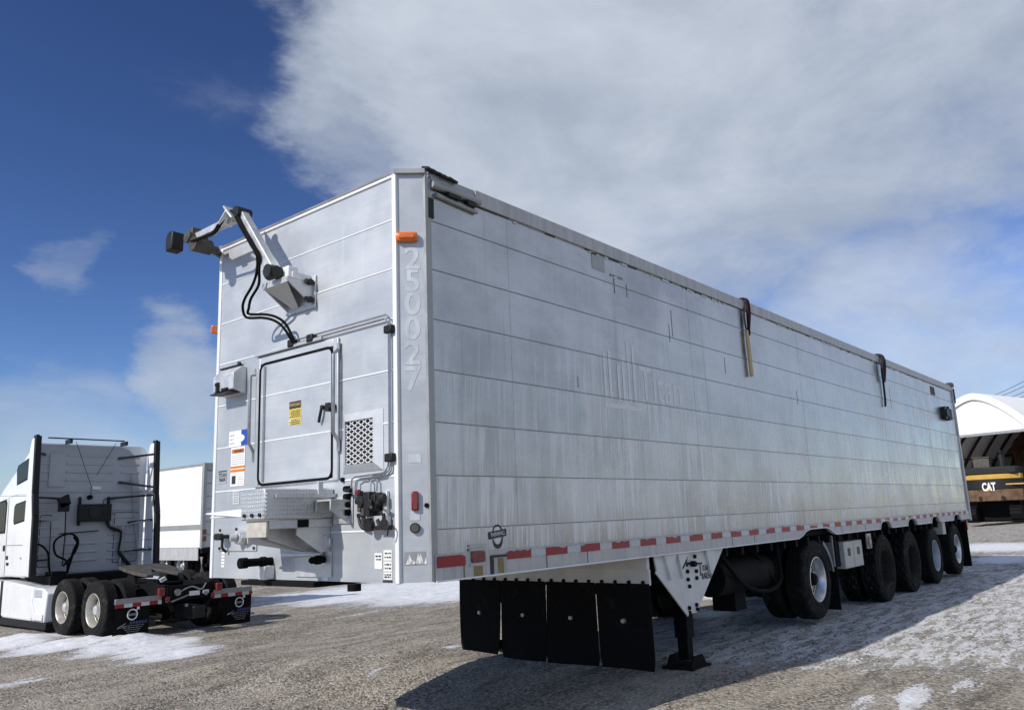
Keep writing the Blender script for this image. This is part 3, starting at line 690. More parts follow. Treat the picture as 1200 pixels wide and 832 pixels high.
# ------------------------------------------------------------------ the big aluminium trailer
L, HT, HB, WY = 17.3, 4.23, 1.18, 2.77
CX, CY = .161, .171
PL = [3.84, 3.455, 3.07, 2.685, 2.30, 1.915, 1.535]
def trailer():
    t = thing('chip_trailer', (0, 0, 0), 'long silver aluminium chip trailer with water streaked sides parked alone on the gravel yard', 'trailer')
    # --- walls
    mb = MB(); mb.box(0, .05, CY+.02, WY-CY-.02, HB, HT-.06)
    mb.mi = 1  # bare aluminium ridges coloured white: sun glint put into the colour
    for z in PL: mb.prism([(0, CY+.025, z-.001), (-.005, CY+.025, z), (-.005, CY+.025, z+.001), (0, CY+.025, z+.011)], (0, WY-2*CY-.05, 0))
    fw = mb.build('front_wall', ['aluminium front', 'white paint and seam glint'], t)
    mb = MB()
    for y in (CY, WY-CY): mb.box(-.010, .02, y-.022, y+.022, HB-.005, HT-.02)
    mb.each('corner_bead', 'white paint and seam glint', fw, bevel=.006)
    n = V((-CY, -CX, 0)).normalized(); e = V((CX, -CY, 0))
    for s, y0 in ((1, 0), (-1, WY)):
        a = V((0, y0+s*CY, 0)); b = V((CX, y0, 0)); nn = V((-CY, -s*CX, 0)).normalized()
        mb = MB(); mb.prism([a+V((0, 0, HB)), b+V((0, 0, HB)), b+V((0, 0, HT-.02)), a+V((0, 0, HT-.02))], -nn*.04); mb.build('corner_panel', 'aluminium front', t)
        mb = MB(); mb.bar(a+V((0, 0, HT-.01))+nn*.004, b+V((0, 0, HT-.01))+nn*.004, .05, .035); mb.bar(b+nn*.002+V((0, 0, HB)), b+nn*.002+V((0, 0, HT)), .024, .024, up=(1, 0, 0)); mb.build('corner_trim', 'trim grey', t)
    for s, y in ((1, 0), (-1, WY)):
        mb = MB(); mb.box(CX, L-.05, y, y+s*.05, 1.30, HT-.10); sw = mb.build('side_wall', 'aluminium side', t)
        mb = MB()
        for z in PL: mb.box(CX+.03, L-.06, y-s*.003, y+s*.002, z-.0033, z+.0033)
        mb.each('panel_seam', 'seam', sw); mb = MB()
        for x in (1.12, 4.3, 7.6, 11.55, 14.7): mb.box(x-.002, x+.002, y-s*.0014, y+s*.002, 1.37, HT-.14)
        mb.each('sheet_joint', 'seam faint', sw)
        mb = MB(); mb.box(CX+.01, CX+.055, y-s*.006, y+s*.003, HB, HT-.05); mb.build('edge_strip', 'trim grey', sw)
    # worn panel joints, patches and scars on the near side
    sw = [o for o in t.children if o.name.startswith('side_wall')][0]
    mb = MB(); rnd = random.Random(11)
    for (x, z, w, h) in ((2.77, 3.83, .03, .16), (3.0, 3.82, .02, .14), (3.9, 3.62, .014, .3), (3.83, 3.5, .012, .2), (5.15, 3.3, .012, .2), (7.4, 3.1, .014, .2), (2.05, 2.78, .010, .10), (12.1, 3.5, .014, .4)):
        mb.box(x-w*.28, x+w*.28, -.0025, -.001, z-h/2, z+h/2)
    for k in range(5): mb.box(2.70+k*.05, 2.73+k*.05, -.004, -.001, 3.92+rnd.uniform(-.02, .02), 3.94)
    mb.build('scratch', 'seam', sw)
    mb = MB(); mb.box(2.39, 2.61, -.0035, -.0005, 3.93, 4.10); mb.build('patch', 'trim grey', sw)
    mb = MB(); mb.box(15.25, 15.62, -.006, -.001, 3.86, 4.04); mb.build('vent_patch', 'grime', sw)
    mb = MB(); mb.box(.19, .24, -.012, -.002, 3.86, 4.02); mb.build('clearance_bracket', 'black plastic', sw)
    # faded emblem and letters left on the near side
    mb = MB(); gx0, gx1, gz0, gz1 = 2.47, 3.10, 2.60, 3.32
    for k, (x, zt) in enumerate(((2.50, 3.12), (2.59, 3.14), (2.74, 3.02), (2.83, 3.10), (2.93, 3.28), (3.03, 3.24))): mb.box(x-.022, x+.022, -.0022, -.001, gz0+.06, zt)
    mb.box(gx0, gx1+.05, -.0022, -.001, gz0-.015, gz0+.03); mb.build('faded_emblem', 'ghost pale', sw)
    text('faded_lettering', 'Titan', .50, (3.56, -.0012, 2.86), (1, 0, 0), (0, 0, 1), 'ghost pale', sw, .0006, sx=.85)
    # --- top rails, tarp
    mb = MB()
    for s, y in ((1, 0), (-1, WY)): mb.box(CX+.55, L, y-s*.022, y+s*.05, HT-.125, HT)
    for x in (1.45, 4.9, 8.2, 11.6, 14.9): mb.box(x-.005, x+.005, -.024, -.02, HT-.12, HT)
    tr = mb.build('top_rail', 'rail white', t, bevel=.008)
    mb = MB(); rnd = random.Random(4); x = .3
    while x < L-.3:     # dirt along the underside of the rail
        w = rnd.uniform(.06, .5)
        if rnd.random() < .75: mb.box(x, x+w, -.006, -.003, HT-.126-rnd.uniform(.004, .016), HT-.124)
        x += w+rnd.uniform(.0, .05)
    mb.each('rail_dirt', 'grime', tr)
    mb = MB(); rnd = random.Random(9)
    for k in range(60):
        x = rnd.uniform(1, L-.4); w = rnd.uniform(.02, .16); mb.box(x, x+w, -.008, -.003, HT-.15, HT-.14+rnd.uniform(0, .01))
    mb.each('rail_grit', 'ghost pale', tr)
    mb = MB(); mb.tube([(CX+.05, -.02, HT-.10), (.75, -.03, HT-.10)], .030, 10); mb.tube([(CX+.1, -.015, HT-.17), (.72, -.02, HT-.19)], .02, 8); mb.box(CX+.05, .76, -.012, .04, HT-.06, HT-.005); mb.each('tarp_track', 'trim grey', tr)
    mb = MB(); mb.box(.36, .5, -.06, -.02, HT-.16, HT-.13); mb.box(.58, .68, -.06, -.02, HT-.17, HT-.135); mb.each('track_latch', 'black plastic', tr)
    mb = MB()      # tarp: slightly crowned sheet over the top
    nx, ny = 40, 8; P = []
    rnd = random.Random(2)
    for i in range(nx+1):
        for j in range(ny+1):
            x = .22+(L-.35)*i/nx; y = .02+(WY-.04)*j/ny; c = math.sin(math.pi*j/ny)
            P.append((x, y, HT+.008+.0*c-.05*c+rnd.uniform(-.008, .008)*c))
    mb.add(P, [(i*(ny+1)+j, (i+1)*(ny+1)+j, (i+1)*(ny+1)+j+1, i*(ny+1)+j+1) for i in range(nx) for j in range(ny)])
    for k in range(5): x = .20+k*.06; mb.obox((x, -.008+.006*(k % 2), HT+.004+.022*math.exp(-k*.5)*(1 if k % 2 else .6)), (.045, 0, -.008), (0, .035, .012), (.004, 0, .010))
    mb.build('tarp', 'tarp', t, angle=80)
    mb = MB(); mb.box(-.008, .05, CY, WY-CY, HT-.05, HT-.022); mb.build('front_rail_cap', 'white paint and seam glint', t, bevel=.006)
    mb = MB(); mb.box(-.012, .06, CY-.01, WY-CY+.01, HT-.022, HT-.004); mb.build('front_rail_lip', 'seam', t)
    # --- rear frame
    mb = MB(); mb.box(L-.06, L+.06, -.03, .12, HB-.05, HT+.03); mb.box(L-.06, L+.06, WY-.12, WY+.03, HB-.05, HT+.03); mb.box(L-.06, L+.06, .12, WY-.12, HT-.16, HT+.02); mb.box(L-.06, L+.06, .12, WY-.12, HB-.05, HB+.1); mb.build('rear_frame', 'rail white', t, bevel=.01)
    for y0, y1 in ((.125, WY/2-.005), (WY/2+.005, WY-.125)): MB().box(L, L+.05, y0, y1, HB+.105, HT-.165).build('rear_door', 'aluminium front', t, bevel=.01)
    mb = MB(); mb.box(L-.16, L+.10, -.05, .06, HT-.02, HT+.07); mb.box(L+.03, L+.09, -.05, .0, HT-.40, HT-.06); mb.build('rear_corner_hardware', 'black steel', t)
    mb = MB(); mb.cyl((16.05, -.005, 3.50), (16.05, -.09, 3.50), .15, n=20); mb.cyl((16.05, -.09, 3.50), (16.05, -.12, 3.50), .09, n=16); mb.box(16.25, 16.36, -.1, -.003, 3.35, 3.66); mb.box(16.48, 16.6, -.09, -.003, 3.38, 3.62); mb.bar((16.1, -.06, 3.5), (16.5, -.06, 3.52), .05, .05); mb.each('side_winch', 'black steel', t)
    # --- bottom rail with the cut-outs over the wheels
    WX = [7.62, 10.78, 12.42, 14.12, 15.98]
    pts = [(CX+.02, HB), (6.86, HB)]
    pts += [(7.02, 1.215), (7.14, 1.262), (7.30, 1.288), (7.94, 1.288), (8.08, 1.262), (8.19, 1.215), (8.32, HB)]
    for x in WX[1:]:
        pts += [(x-.34, HB)]+[(x-.32*math.cos(math.pi*k/8), HB+.135*math.sin(math.pi*k/8)**.8) for k in range(1, 8)]+[(x+.34, HB)]
    pts += [(L-.06, HB)]
    up = [(L-.06, 1.305), (CX+.02, 1.305)]
    def rail(y, s):
        mb = MB()
        # cut into convex pieces: columns between successive outline points
        for (xa, za), (xb, zb) in zip(pts, pts[1:]):
            if xb-xa > 1e-4: mb.prism([(xa, y, za), (xb, y, zb), (xb, y, 1.305), (xa, y, 1.305)], (0, s*.05, 0))
        return mb
    br = rail(-.014, 1).build('bottom_rail', 'rail white', t); rail(WY+.014, -1).build('bottom_rail', 'rail white', t)
    mb = MB()
    for (xa, za), (xb, zb) in zip(pts, pts[1:]): mb.bar((xa, -.012, za), (xb, -.012, zb), .03, .012)
    mb.build('rail_lip', 'white paint and seam glint', br)
    mb = MB()
    for x in (.47, 1.45, 2.03, 4.9, 5.5, 8.6, 9.7): mb.box(x-.004, x+.004, -.0165, -.013, HB+.004, 1.3)
    mb.each('rail_joint', 'grime', br)
    # conspicuity tape, red and white
    x = .95; k = 0; rnd = random.Random(6); z0, z1 = 1.283, 1.348
    R_ = [(.195, .485, 1.270, 1.348)]
    Wt = []
    while x < L-.3:
        w = .295 if x < 4 else .27
        R_.append((x, min(x+w, L-.1), z0, z1)); Wt.append((x+w+.003, min(x+.49, L-.1)-.003)); x += .49
    sw_t = []
    for i, (a, b, c, d) in enumerate(R_):
        mb = MB(); nseg = 7; top = [(a+(b-a)*q/nseg, -.0185, d-(rnd.uniform(0, .018) if rnd.random() < .45 else 0)) for q in range(nseg+1)]
        if i in (14, 22, 23): top = [(p[0], p[1], p[2]-.028*abs(math.sin(q*1.3))) for q, p in enumerate(top)]
        for q in range(nseg):
            p0, p1 = top[q], top[q+1]
            mb.add([(p0[0], -.0185, c), (p1[0], -.0185, c), p1, p0], [(0, 1, 2, 3)])
        mb.build('red_tape', 'red reflective', br)
    mb = MB()
    for a, b in Wt: mb.add([(a, -.018, z0+.006), (b, -.018, z0+.006), (b, -.018, z1-.006), (a, -.018, z1-.006)], [(0, 1, 2, 3)])
    mb.each('white_tape', 'white reflective', br)
    # backing strip so the tape has metal behind it above the rail
    mb = MB(); mb.box(CX+.02, L-.06, -.0135, .03, 1.306, 1.362); mb.build('tape_strip', 'rail white', br)
    # lamps by the front corner
    mb = MB(); mb.box(.545, .695, -.03, -.012, 1.285, 1.365); lm = mb.build('side_lamp', 'red lens', t, bevel=.012)
    mb = MB(); mb.box(.53, .72, -.022, -.012, 1.37, 1.386); mb.box(.53, .72, -.022, -.012, 1.262, 1.277); mb.box(.53, .72, -.022, -.012, 1.40, 1.412); mb.each('lamp_bracket', 'steel tube', lm)
    mb = MB(); mb.box(.575, .67, -.0175, -.012, 1.185, 1.255); mb.build('lamp_sticker', 'sticker faded', lm)
    mb = MB(); mb.box(.755, .945, -.020, -.012, 1.185, 1.325); so = mb.build('sticker_frame', 'sticker ink', t, bevel=.01)
    mb = MB(); mb.box(.79, .94, -.023, -.0195, 1.185, 1.305); mb.build('worn_sticker', 'trim grey', so)
    mb = MB(); mb.box(.835, .90, -.025, -.0225, 1.19, 1.30); mb.build('yellow_remnant', 'sticker faded', so)
    # oval wall badge
    bx, bz = .865, 1.468
    mb = MB()
    def ring(a, b, wd, n=36, z=0):
        for k in range(n):
            q0, q1 = 2*math.pi*k/n, 2*math.pi*(k+1)/n
            mb.add([(bx+(a)*math.cos(q0), -.003, bz+b*math.sin(q0)), (bx+a*math.cos(q1), -.003, bz+b*math.sin(q1)), (bx+(a-wd)*math.cos(q1), -.003, bz+(b-wd)*math.sin(q1)), (bx+(a-wd)*math.cos(q0), -.003, bz+(b-wd)*math.sin(q0))], [(0, 1, 2, 3)])
    ring(.066, .082, .012); bd = mb.build('wall_badge', 'sticker ink', t)
    mb = MB(); mb.obox((bx, -.004, bz+.010), (.102, 0, .010), (0, .0006, 0), (-.002, 0, .027)); mb.build('badge_band', 'sticker ink', bd)
    text('badge_lettering', 'THINWALL', .046, (bx, -.0052, bz+.010), (1, 0, .10), (-.05, 0, 1), 'sticker white', bd, .0004, sx=.74)
    mb = MB(); mb.prism([(bx+.062*math.cos(R(a)), -.0045, bz-.022+.078*math.sin(R(a))) for a in range(200, 341, 20)]+[(bx+.050*math.cos(R(a)), -.0045, bz-.018+.050*math.sin(R(a))) for a in range(340, 199, -20)], (0, .001, 0)); mb.build('badge_scroll', 'sticker ink', bd)
    # --- floor and under-structure
    mb = MB(); mb.box(.06, L-.06, .14, WY-.14, HB+.005, 1.30); mb.build('floor', 'chassis dark', t)
    mb = MB(); mb.box(.02, .6, 1.0, 2.05, HB-.04, HB-.002); mb.each('upper_coupler', 'chassis dark', t)
    mb = MB(); mb.cyl((.9, WY/2, HB-.09), (.9, WY/2, HB), .06, n=12); mb.build('kingpin', 'chassis dark', t)
    mb = MB()
    for y in (.75, WY-.85): mb.box(3.3, L-.2, y, y+.1, .80, HB)
    mb.each('frame_rail', 'chassis dark', t)
    mb = MB(); x = 3.6
    while x < L-.3: mb.box(x, x+.06, .06, WY-.06, HB-.11, HB-.002); x += .42
    mb.each('cross_member', 'chassis dark', t)
    mb = MB(); mb.cyl((4.9, .32, .82), (6.3, .32, .82), .21, n=20); mb.cyl((4.9, 1.9, .82), (6.3, 1.9, .82), .21, n=20); mb.each('air_tank', 'chassis dark', t)
    mb = MB(); mb.box(5.1, 6.5, .6, 2.2, .58, 1.14); mb.box(8.5, 9.9, .5, 2.2, .6, 1.14); mb.box(5.6, 5.9, .35, .65, .38, .62); mb.each('equipment_box', 'chassis dark', t)
    mb = MB(); mb.tube([(4.75, .10, 1.16), (4.95, .08, .95), (5.35, .07, .70), (5.95, .06, .60), (6.35, .07, .72), (6.4, .1, 1.15)], .025, 8, 5); mb.tube([(5.9, .2, 1.1), (6.2, .12, .75), (6.6, .2, .62), (7.0, .3, .7)], .02, 8, 5); mb.each('air_hose', 'black rubber', t)
    for x in WX:
        mb = MB(); mb.cyl((x, .5, .52), (x, WY-.5, .52), .075, n=14); mb.build('axle', 'chassis dark', t)
        mb = MB()
        for y in (.8, WY-.8): mb.cyl((x+.35, y, .55), (x+.35, y, 1.0), .14, n=14); mb.bar((x-.55, y, .8), (x+.4, y, .5), .09, .12)
        mb.each('air_spring', 'black rubber', t)
    # --- wheels, near side then far side
    spec = [('tread rubber', 'rim aluminium', 'chassis dark', False), ('packed tread', 'rim rusty', None, True), ('packed tread', 'rim rusty', None, True), ('tread rubber', 'rim grey', None, False), ('tread rubber', 'rim aluminium', 'chassis dark', False)]
    for x, (tm, rm, hb, lug) in zip(WX, spec):
        zc = {0: .60, 4: .565}.get(WX.index(x), .535); rr_ = .552 if lug else .53
        make_wheel(t, (x, .045, zc), (0, -1, 0), rr_, .30, True, tm, rm, hb, lug)
        make_wheel(t, (x, WY-.045, .53), (0, 1, 0), .53, .30, True, tm, rm, hb, False)
    # quarter fender and flap behind the first axle
    mb = MB(); pr = [(WX[0]+.66*math.cos(R(a)), .53+.66*math.sin(R(a))) for a in range(12, 66, 6)]
    n = len(pr); mb.add([(x, .05, z) for x, z in pr]+[(x, .68, z) for x, z in pr], [(i, i+1, n+i+1, n+i) for i in range(n-1)]); 
    mb.prism([(x, .05, z) for x, z in pr]+[(WX[0]+.62*math.cos(R(a)), .05, .53+.60*math.sin(R(a))) for a in range(60, 10, -12)], (0, .01, 0)); mb.box(8.30, 8.34, .05, .68, .72, 1.16)
    mb.build('quarter_fender', 'seam', t)
    mb = MB(); mb.box(8.345, 8.36, .04, .68, .12, .78); mb.build('fender_flap', 'black rubber', t)
    # two pale tool boxes and round reflector
    for xa, xb in ((8.72, 9.13), (9.15, 9.56)):
        mb = MB(); mb.box(xa, xb, .03, .42, .66, 1.05); tb = mb.build('tool_box', 'toolbox paint', t, bevel=.012)
        mb = MB(); mb.box((xa+xb)/2-.05, (xa+xb)/2+.05, .022, .03, .84, .95); mb.build('box_latch', 'greasy steel', tb)
    mb = MB(); mb.box(8.55, 8.72, .10, .5, .7, 1.16); mb.box(8.6, 9.6, .12, .4, 1.05, 1.16); mb.build('box_bracket', 'chassis dark', t)
    mb = MB(); mb.box(9.74, 9.96, .0, .02, .90, 1.13); rp = mb.build('reflector_plate', 'trim grey', t)
    mb = MB(); mb.cyl((9.85, -.001, 1.0), (9.85, -.014, 1.0), .095, .08, 20); mb.build('round_reflector', 'red lens', rp)
    mb = MB(); mb.cyl((9.85, -.013, 1.0), (9.85, -.018, 1.0), .040, .040, 16); mb.build('reflector_centre', 'trim grey', rp)
    mb = MB(); mb.box(14.75, 15.0, .02, .2, .92, 1.16); mb.build('bracket_plate', 'toolbox paint', t)
    mb = MB(); mb.box(L-.35, L-.335, .02, .62, .14, 1.12); mb.build('rear_flap', 'black rubber', t)
    mb = MB(); mb.box(L-.37, L-.3, -.0, .05, .92, 1.14); mb.build('rear_marker', 'red lens', t)
    # --- landing gear gusset, leg and foot (near and far side)
    for s, y in ((1, .03), (-1, WY-.03)):
        x0 = 3.22
        gp = [(x0, HB-.004), (x0+.04, 1.02), (x0+.60, .555), (x0+.80, .555), (x0+1.53, HB-.004)]
        mb = MB(); mb.prism([(a, y, b) for a, b in gp], (0, s*.018, 0))
        mb.bar((x0+.02, y, 1.03), (x0+.60, y, .556), .05, .018, up=(0, 1, 0)); mb.bar((x0, y-s*.004, HB-.01), (x0+.04, y-s*.004, 1.02), .022, .012, up=(0, 1, 0))
        gs = mb.build('landing_gear_gusset', 'under white', t, bevel=.004)
        if s == 1:
            mb = MB()
            for a, b in ((.16, .40), (.43, .63), (1.05, 1.24)):
                m = (a+b)/2
                mb.prism([(x0+a, y-.002, HB-.01), (x0+b, y-.002, HB-.01), (x0+m-.02, y-.002, .92)], (0, -.03, 0))
            mb.each('stiffener', 'under white', gs)
            mb = MB()
            for a, b in ((.62, 1.12), (.62, 1.05), (.64, .98), (.64, .90), (.66, .83), (.82, 1.12), (.82, 1.04), (.83, .97), (.83, .90), (.62, .62), (.62, .575), (.78, .635), (.79, .59)):
                mb.cyl((x0+a, y-.001, b), (x0+a, y-.022, b), .02, n=10)
            mb.bar((x0+.66, y-.02, 1.06), (x0+.84, y-.02, 1.05), .03, .02); mb.cyl((x0+.75, y, 1.05), (x0+.75, y-.05, 1.05), .03, n=12); mb.bar((x0+.5, y-.02, 1.02), (x0+.6, y-.02, 1.1), .03, .02)
            mb.each('gusset_bolt', 'chassis dark', gs)
            text('gusset_lettering', 'T', .20, (x0+.935, y-.004, .975), (1, 0, 0), (0, 0, 1), 'sticker ink', gs, .001, sx=.9)
            text('gusset_lettering', 'ITAN', .085, (x0+.985, y-.004, .985), (1, 0, 0), (0, 0, 1), 'sticker ink', gs, .001, 'LEFT', sx=.8, bold=.001)
            text('gusset_lettering', 'RAILERS', .092, (x0+.955, y-.004, .905), (1, 0, 0), (0, 0, 1), 'sticker ink', gs, .001, 'LEFT', sx=.72, bold=.001)
        xc = 4.02
        yl = y+s*.17
        mb = MB(); mb.box(xc-.075, xc+.075, yl-.075, yl+.075, .30, HB); mb.box(xc-.058, xc+.058, yl-.058, yl+.058, .08, .32); lg = mb.build('landing_leg', 'chassis dark', t, bevel=.006)
        mb = MB(); mb.box(xc-.20, xc+.20, yl-.18, yl+.18, .0, .03); mb.prism([(xc-.17, yl-.14, .03), (xc+.17, yl-.14, .03), (xc+.10, yl-.14, .13), (xc-.10, yl-.14, .13)], (0, .02, 0)); mb.prism([(xc-.17, yl+.12, .03), (xc+.17, yl+.12, .03), (xc+.10, yl+.12, .13), (xc-.10, yl+.12, .13)], (0, .02, 0)); mb.build('landing_foot', 'chassis dark', lg)
    mb = MB(); mb.cyl((3.98, .25, .9), (3.98, WY-.25, .9), .03, n=10); mb.build('cross_shaft', 'chassis dark', t)
    # --- mud flap row in front of the landing gear
    FX = 3.14
    mb = MB(); mb.box(FX, FX+.03, .05, WY-.12, .90, 1.05); mb.box(FX-.03, FX+.02, .05, WY-.12, 1.05, HB-.002); mb.build('flap_hanger', 'under white', t, bevel=.004)
    mb = MB()
    for k in range(16): y = .12+k*(WY-.36)/15; mb.cyl((FX+.01, y, .928), (FX-.018, y, .928), .018, n=10)
    mb.each('hanger_bolt', 'chassis dark', t)
    yy = .06
    fwid = .625
    for k in range(4):
        y0 = .055+k*(fwid+.012); y1 = y0+fwid
        mb = MB(); out = rrect(y0, y1, .13 if k else .10, .925, .045)
        g = []
        cols, rows = 8, 10
        P = []
        for j in range(rows+1):
            for i in range(cols+1):
                u, v = i/cols, j/rows; z = .915+(.105+.03*(k == 3)-.915)*v
                sag = .035*v*v*math.sin(u*3+k*1.7)+.02*v*(k == 0)
                y = y0+(y1-y0)*u
                if v > .93: y = y0+.02+(y1-y0-.04)*u
                P.append((FX-.006+sag-.02*v, y+.012*v*(k-1.5)*.5, z))
        nn = len(P); P2 = [(p[0]+.012, p[1], p[2]) for p in P]
        fc = [(j*(cols+1)+i, j*(cols+1)+i+1, (j+1)*(cols+1)+i+1, (j+1)*(cols+1)+i) for j in range(rows) for i in range(cols)]
        ed = [i for i in range(cols+1)]+[(j+1)*(cols+1)-1 for j in range(1, rows+1)]+[rows*(cols+1)+i for i in range(cols-1, -1, -1)]+[j*(cols+1) for j in range(rows-1, 0, -1)]
        mb.add(P+P2, fc+[tuple(i+nn for i in f[::-1]) for f in fc]+[(ed[i], ed[(i+1) % len(ed)], ed[(i+1) % len(ed)]+nn, ed[i]+nn) for i in range(len(ed))])
        fl = mb.build('mud_flap', 'black rubber', t, angle=50)
        mb = MB(); cyy = (y0+y1)/2; mb.cyl((FX-.004, cyy, .56), (FX-.035, cyy, .56), .026, .02, 14); mb.build('flap_button', 'trim grey', fl)
    return t
TR = trailer()

# ------------------------------------------------------------------ fittings on the trailer's front wall
def fittings(t):
    # access door
    mb = MB(); y0, y1, z0, z1 = .815, 1.945, 1.925, 3.035
    w = .062
    mb.box(-.022, .0, y0, y0+w, z0, z1); mb.box(-.022, .0, y1-w, y1, z0, z1); mb.box(-.022, .0, y0+w, y1-w, z1-w, z1); mb.box(-.022, .0, y0+w, y1-w, z0, z0+.02)
    mb.build('door_frame', 'aluminium front', t, bevel=.006)
    mb = MB(); o = rrect(.89, 1.868, 1.952, 2.962, .06)
    mb.prism([(-.004, y, z) for y, z in o], (-.018, 0, 0))
    mb.mi = 1  # door ridges carry the same painted-in sun glint as the wall
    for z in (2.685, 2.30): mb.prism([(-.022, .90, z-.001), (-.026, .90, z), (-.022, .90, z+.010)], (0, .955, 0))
    dr = mb.build('access_door', ['aluminium front', 'white paint and seam glint'], t)
    mb = MB(); o2 = [(-.020, y, z) for y, z in rrect(.882, 1.876, 1.944, 2.970, .066)]; mb.tube(o2+[o2[0]], .0125, 6); mb.build('door_seal', 'black rubber', dr)
    mb = MB(); mb.cyl((-.02, 1.85, 1.96), (-.05, 1.85, 2.95), .001); 
    mb = MB(); mb.box(-.034, -.02, 1.79, 1.812, 1.97, 2.945); mb.build('door_hinge', 'steel tube', dr)
    mb = MB(); mb.tube([(-.03, .985, 2.50), (-.045, .985, 2.495), (-.05, .992, 2.46), (-.05, 1.005, 2.42), (-.045, 1.02, 2.385)], .0125, 8, 4); mb.cyl((-.02, .985, 2.50), (-.05, .985, 2.50), .018, n=12); mb.build('door_handle', 'black plastic', dr)
    mb = MB(); mb.box(-.075, -.02, .86, .905, 2.455, 2.52); mb.cyl((-.05, .83, 2.49), (-.05, .90, 2.49), .025, n=12); mb.build('door_catch', 'black steel', t)
    # notice on the door
    mb = MB(); mb.box(-.0245, -.022, 1.285, 1.445, 2.40, 2.595); st = mb.build('notice_sticker', 'sticker yellow', dr)
    mb = MB(); mb.box(-.0252, -.0244, 1.287, 1.443, 2.535, 2.594)
    rnd = random.Random(8)
    mb.build('sticker_header', 'sticker ink', dr)
    text('sticker_lettering', 'IMPORTANT', .036, (-.0256, 1.365, 2.565), (0, -1, 0), (0, 0, 1), 'sticker yellow', dr, .0003, sx=.72)
    mb = MB()
    for r in range(7):
        y = 1.30; z = 2.515-r*.0155-(.012 if r > 3 else 0)
        while y < 1.42: w_ = rnd.uniform(.01, .03); mb.box(-.0252, -.0244, y, min(y+w_, 1.432), z-.004, z+.004); y += w_+.006
    mb.build('small_print', 'sticker ink', dr)
    mb = MB(); mb.box(-.0252, -.0244, 1.287, 1.443, 2.438, 2.446); mb.build('sticker_rule', 'sticker white', dr)
    # drip rail above the door
    mb = MB(); mb.box(-.045, .0, 1.0, 1.95, 3.048, 3.056); mb.cyl((-.035, 1.0, 3.065), (-.035, 1.94, 3.06), .009, n=8); mb.build('drip_rail', 'aluminium front', t)
    # grab handles
    for yy, P in ((1.955, [(302, 432), (294, 441), (293, 519), (302, 530), (303, 541)]), (.808, [(399, 401), (391, 415), (390, 506), (399, 517), (399, 528)])):
        pts = []
        for i, q in enumerate(P):
            p = on(*q, 1, yy) if i in (1, 2) else None
            pts.append(p)
        a = on(*P[0], 0, -.02); e = on(*P[4], 0, -.02); m3 = on(*P[3], 0, -.02)
        d = min(-.07, (pts[1].x+pts[2].x)/2)
        pts = [V((-.02, yy, a.z)), V((-.02, yy, a.z-.05)), V((d, yy, on(*P[1], 1, yy).z)), V((d, yy, on(*P[2], 1, yy).z)), V((-.02, yy, m3.z)), V((-.02, yy, e.z))]
        MB().tube(pts, .014, 8).build('grab_handle', 'steel tube', t)
    # vent with mesh
    mb = MB(); o = [(.312, 1.968), (.772, 1.968), (.772, 2.42), (.312, 2.42)]; i_ = [(.383, 2.03), (.706, 2.03), (.706, 2.356), (.383, 2.356)]
    for k in range(4):
        a, b, c, d = o[k], o[(k+1) % 4], i_[(k+1) % 4], i_[k]
        mb.add([(-.003, *a), (-.003, *b), (-.040, *c), (-.040, *d)], [(0, 1, 2, 3)])
        mb.add([(-.040, *d), (-.040, *c), (-.008, *c), (-.008, *d)], [(0, 1, 2, 3)])
    vf = mb.build('vent_frame', 'aluminium front', t, angle=20)
    mb = MB(); mb.box(-.006, -.003, .384, .705, 2.031, 2.355); mb.build('vent_core', 'tarp', vf)
    mb = MB(); sp = .040; hh = .021
    y = .383
    import itertools
    def clipseg(p, q):
        # clip to the opening
        (a, b), (c, d) = p, q; t0, t1 = 0., 1.
        for lo, hi, s, e in ((.385, .704, a, c), (2.032, 2.354, b, d)):
            dd = e-s
            ta, tb = ((lo-s)/dd, (hi-s)/dd); ta, tb = min(ta, tb), max(ta, tb); t0, t1 = max(t0, ta), min(t1, tb)
        return (t0, t1) if t1-t0 > .01 else None
    for k in range(-5, 12):
        for sg in (1, -1):
            p = (.38, 2.03+k*.041-(.165 if sg > 0 else 0)+.0); q = (.71, p[1]+sg*.33*.55)
            c = clipseg(p, q)
            if c:
                f = lambda s_: (-.026, p[0]+(q[0]-p[0])*s_, p[1]+(q[1]-p[1])*s_)
                mb.bar(f(c[0]), f(c[1]), .0065, .0055, up=(1, 0, 0))
    mb.build('vent_mesh', 'white paint and seam glint', vf)
    # hydraulic lines
    a = (1.40, 3.085); b = (.235, 3.085)
    ms = []
    for k, dz in enumerate((0, .028)):
        e = .018*k
        mb = MB(); mb.tube([(-.03, 1.40, 3.075+dz), (-.03, .26-e, 3.078+dz), (-.03, .222-e, 3.05+dz), (-.03, .215-e, 3.0), (-.03, .218-e, 2.08), (-.03, .235-e, 1.985-e), (-.03, .28, 1.945-e), (-.03, .60-.06*k, 1.935-e), (-.03, .635-.06*k, 1.92-e), (-.035, .64-.06*k, 1.84)], .0065, 7)
        mb.build('hydraulic_line', 'steel tube', t)
    for yy in (.42, .35): MB().tube([(-.03, .25, 1.955), (-.03, yy+.03, 1.915), (-.03, yy, 1.895), (-.035, yy, 1.82)], .007, 6).build('hydraulic_line', 'steel tube', t)
    for y, z in ((.212, 2.99), (.214, 2.05)): MB().box(-.05, -.003, y-.045, y+.04, z-.03, z+.03).build('line_clamp', 'black plastic', t, bevel=.008)
    for y in (1.15, 1.41): MB().box(-.055, -.003, y-.04, y+.04, 3.05, 3.115).build('line_clamp', 'black plastic', t, bevel=.01)
    # the hydraulic tarp arm
    AX = -.30
    D = lambda x, y: on(x, y, 0, AX)
    p1 = on(307.4, 333, 0, -.268); p2 = on(336.6, 321.8, 1, 1.15)
    fx = p2.x; ya, yb = 1.15, p1.y; zt = 3.565
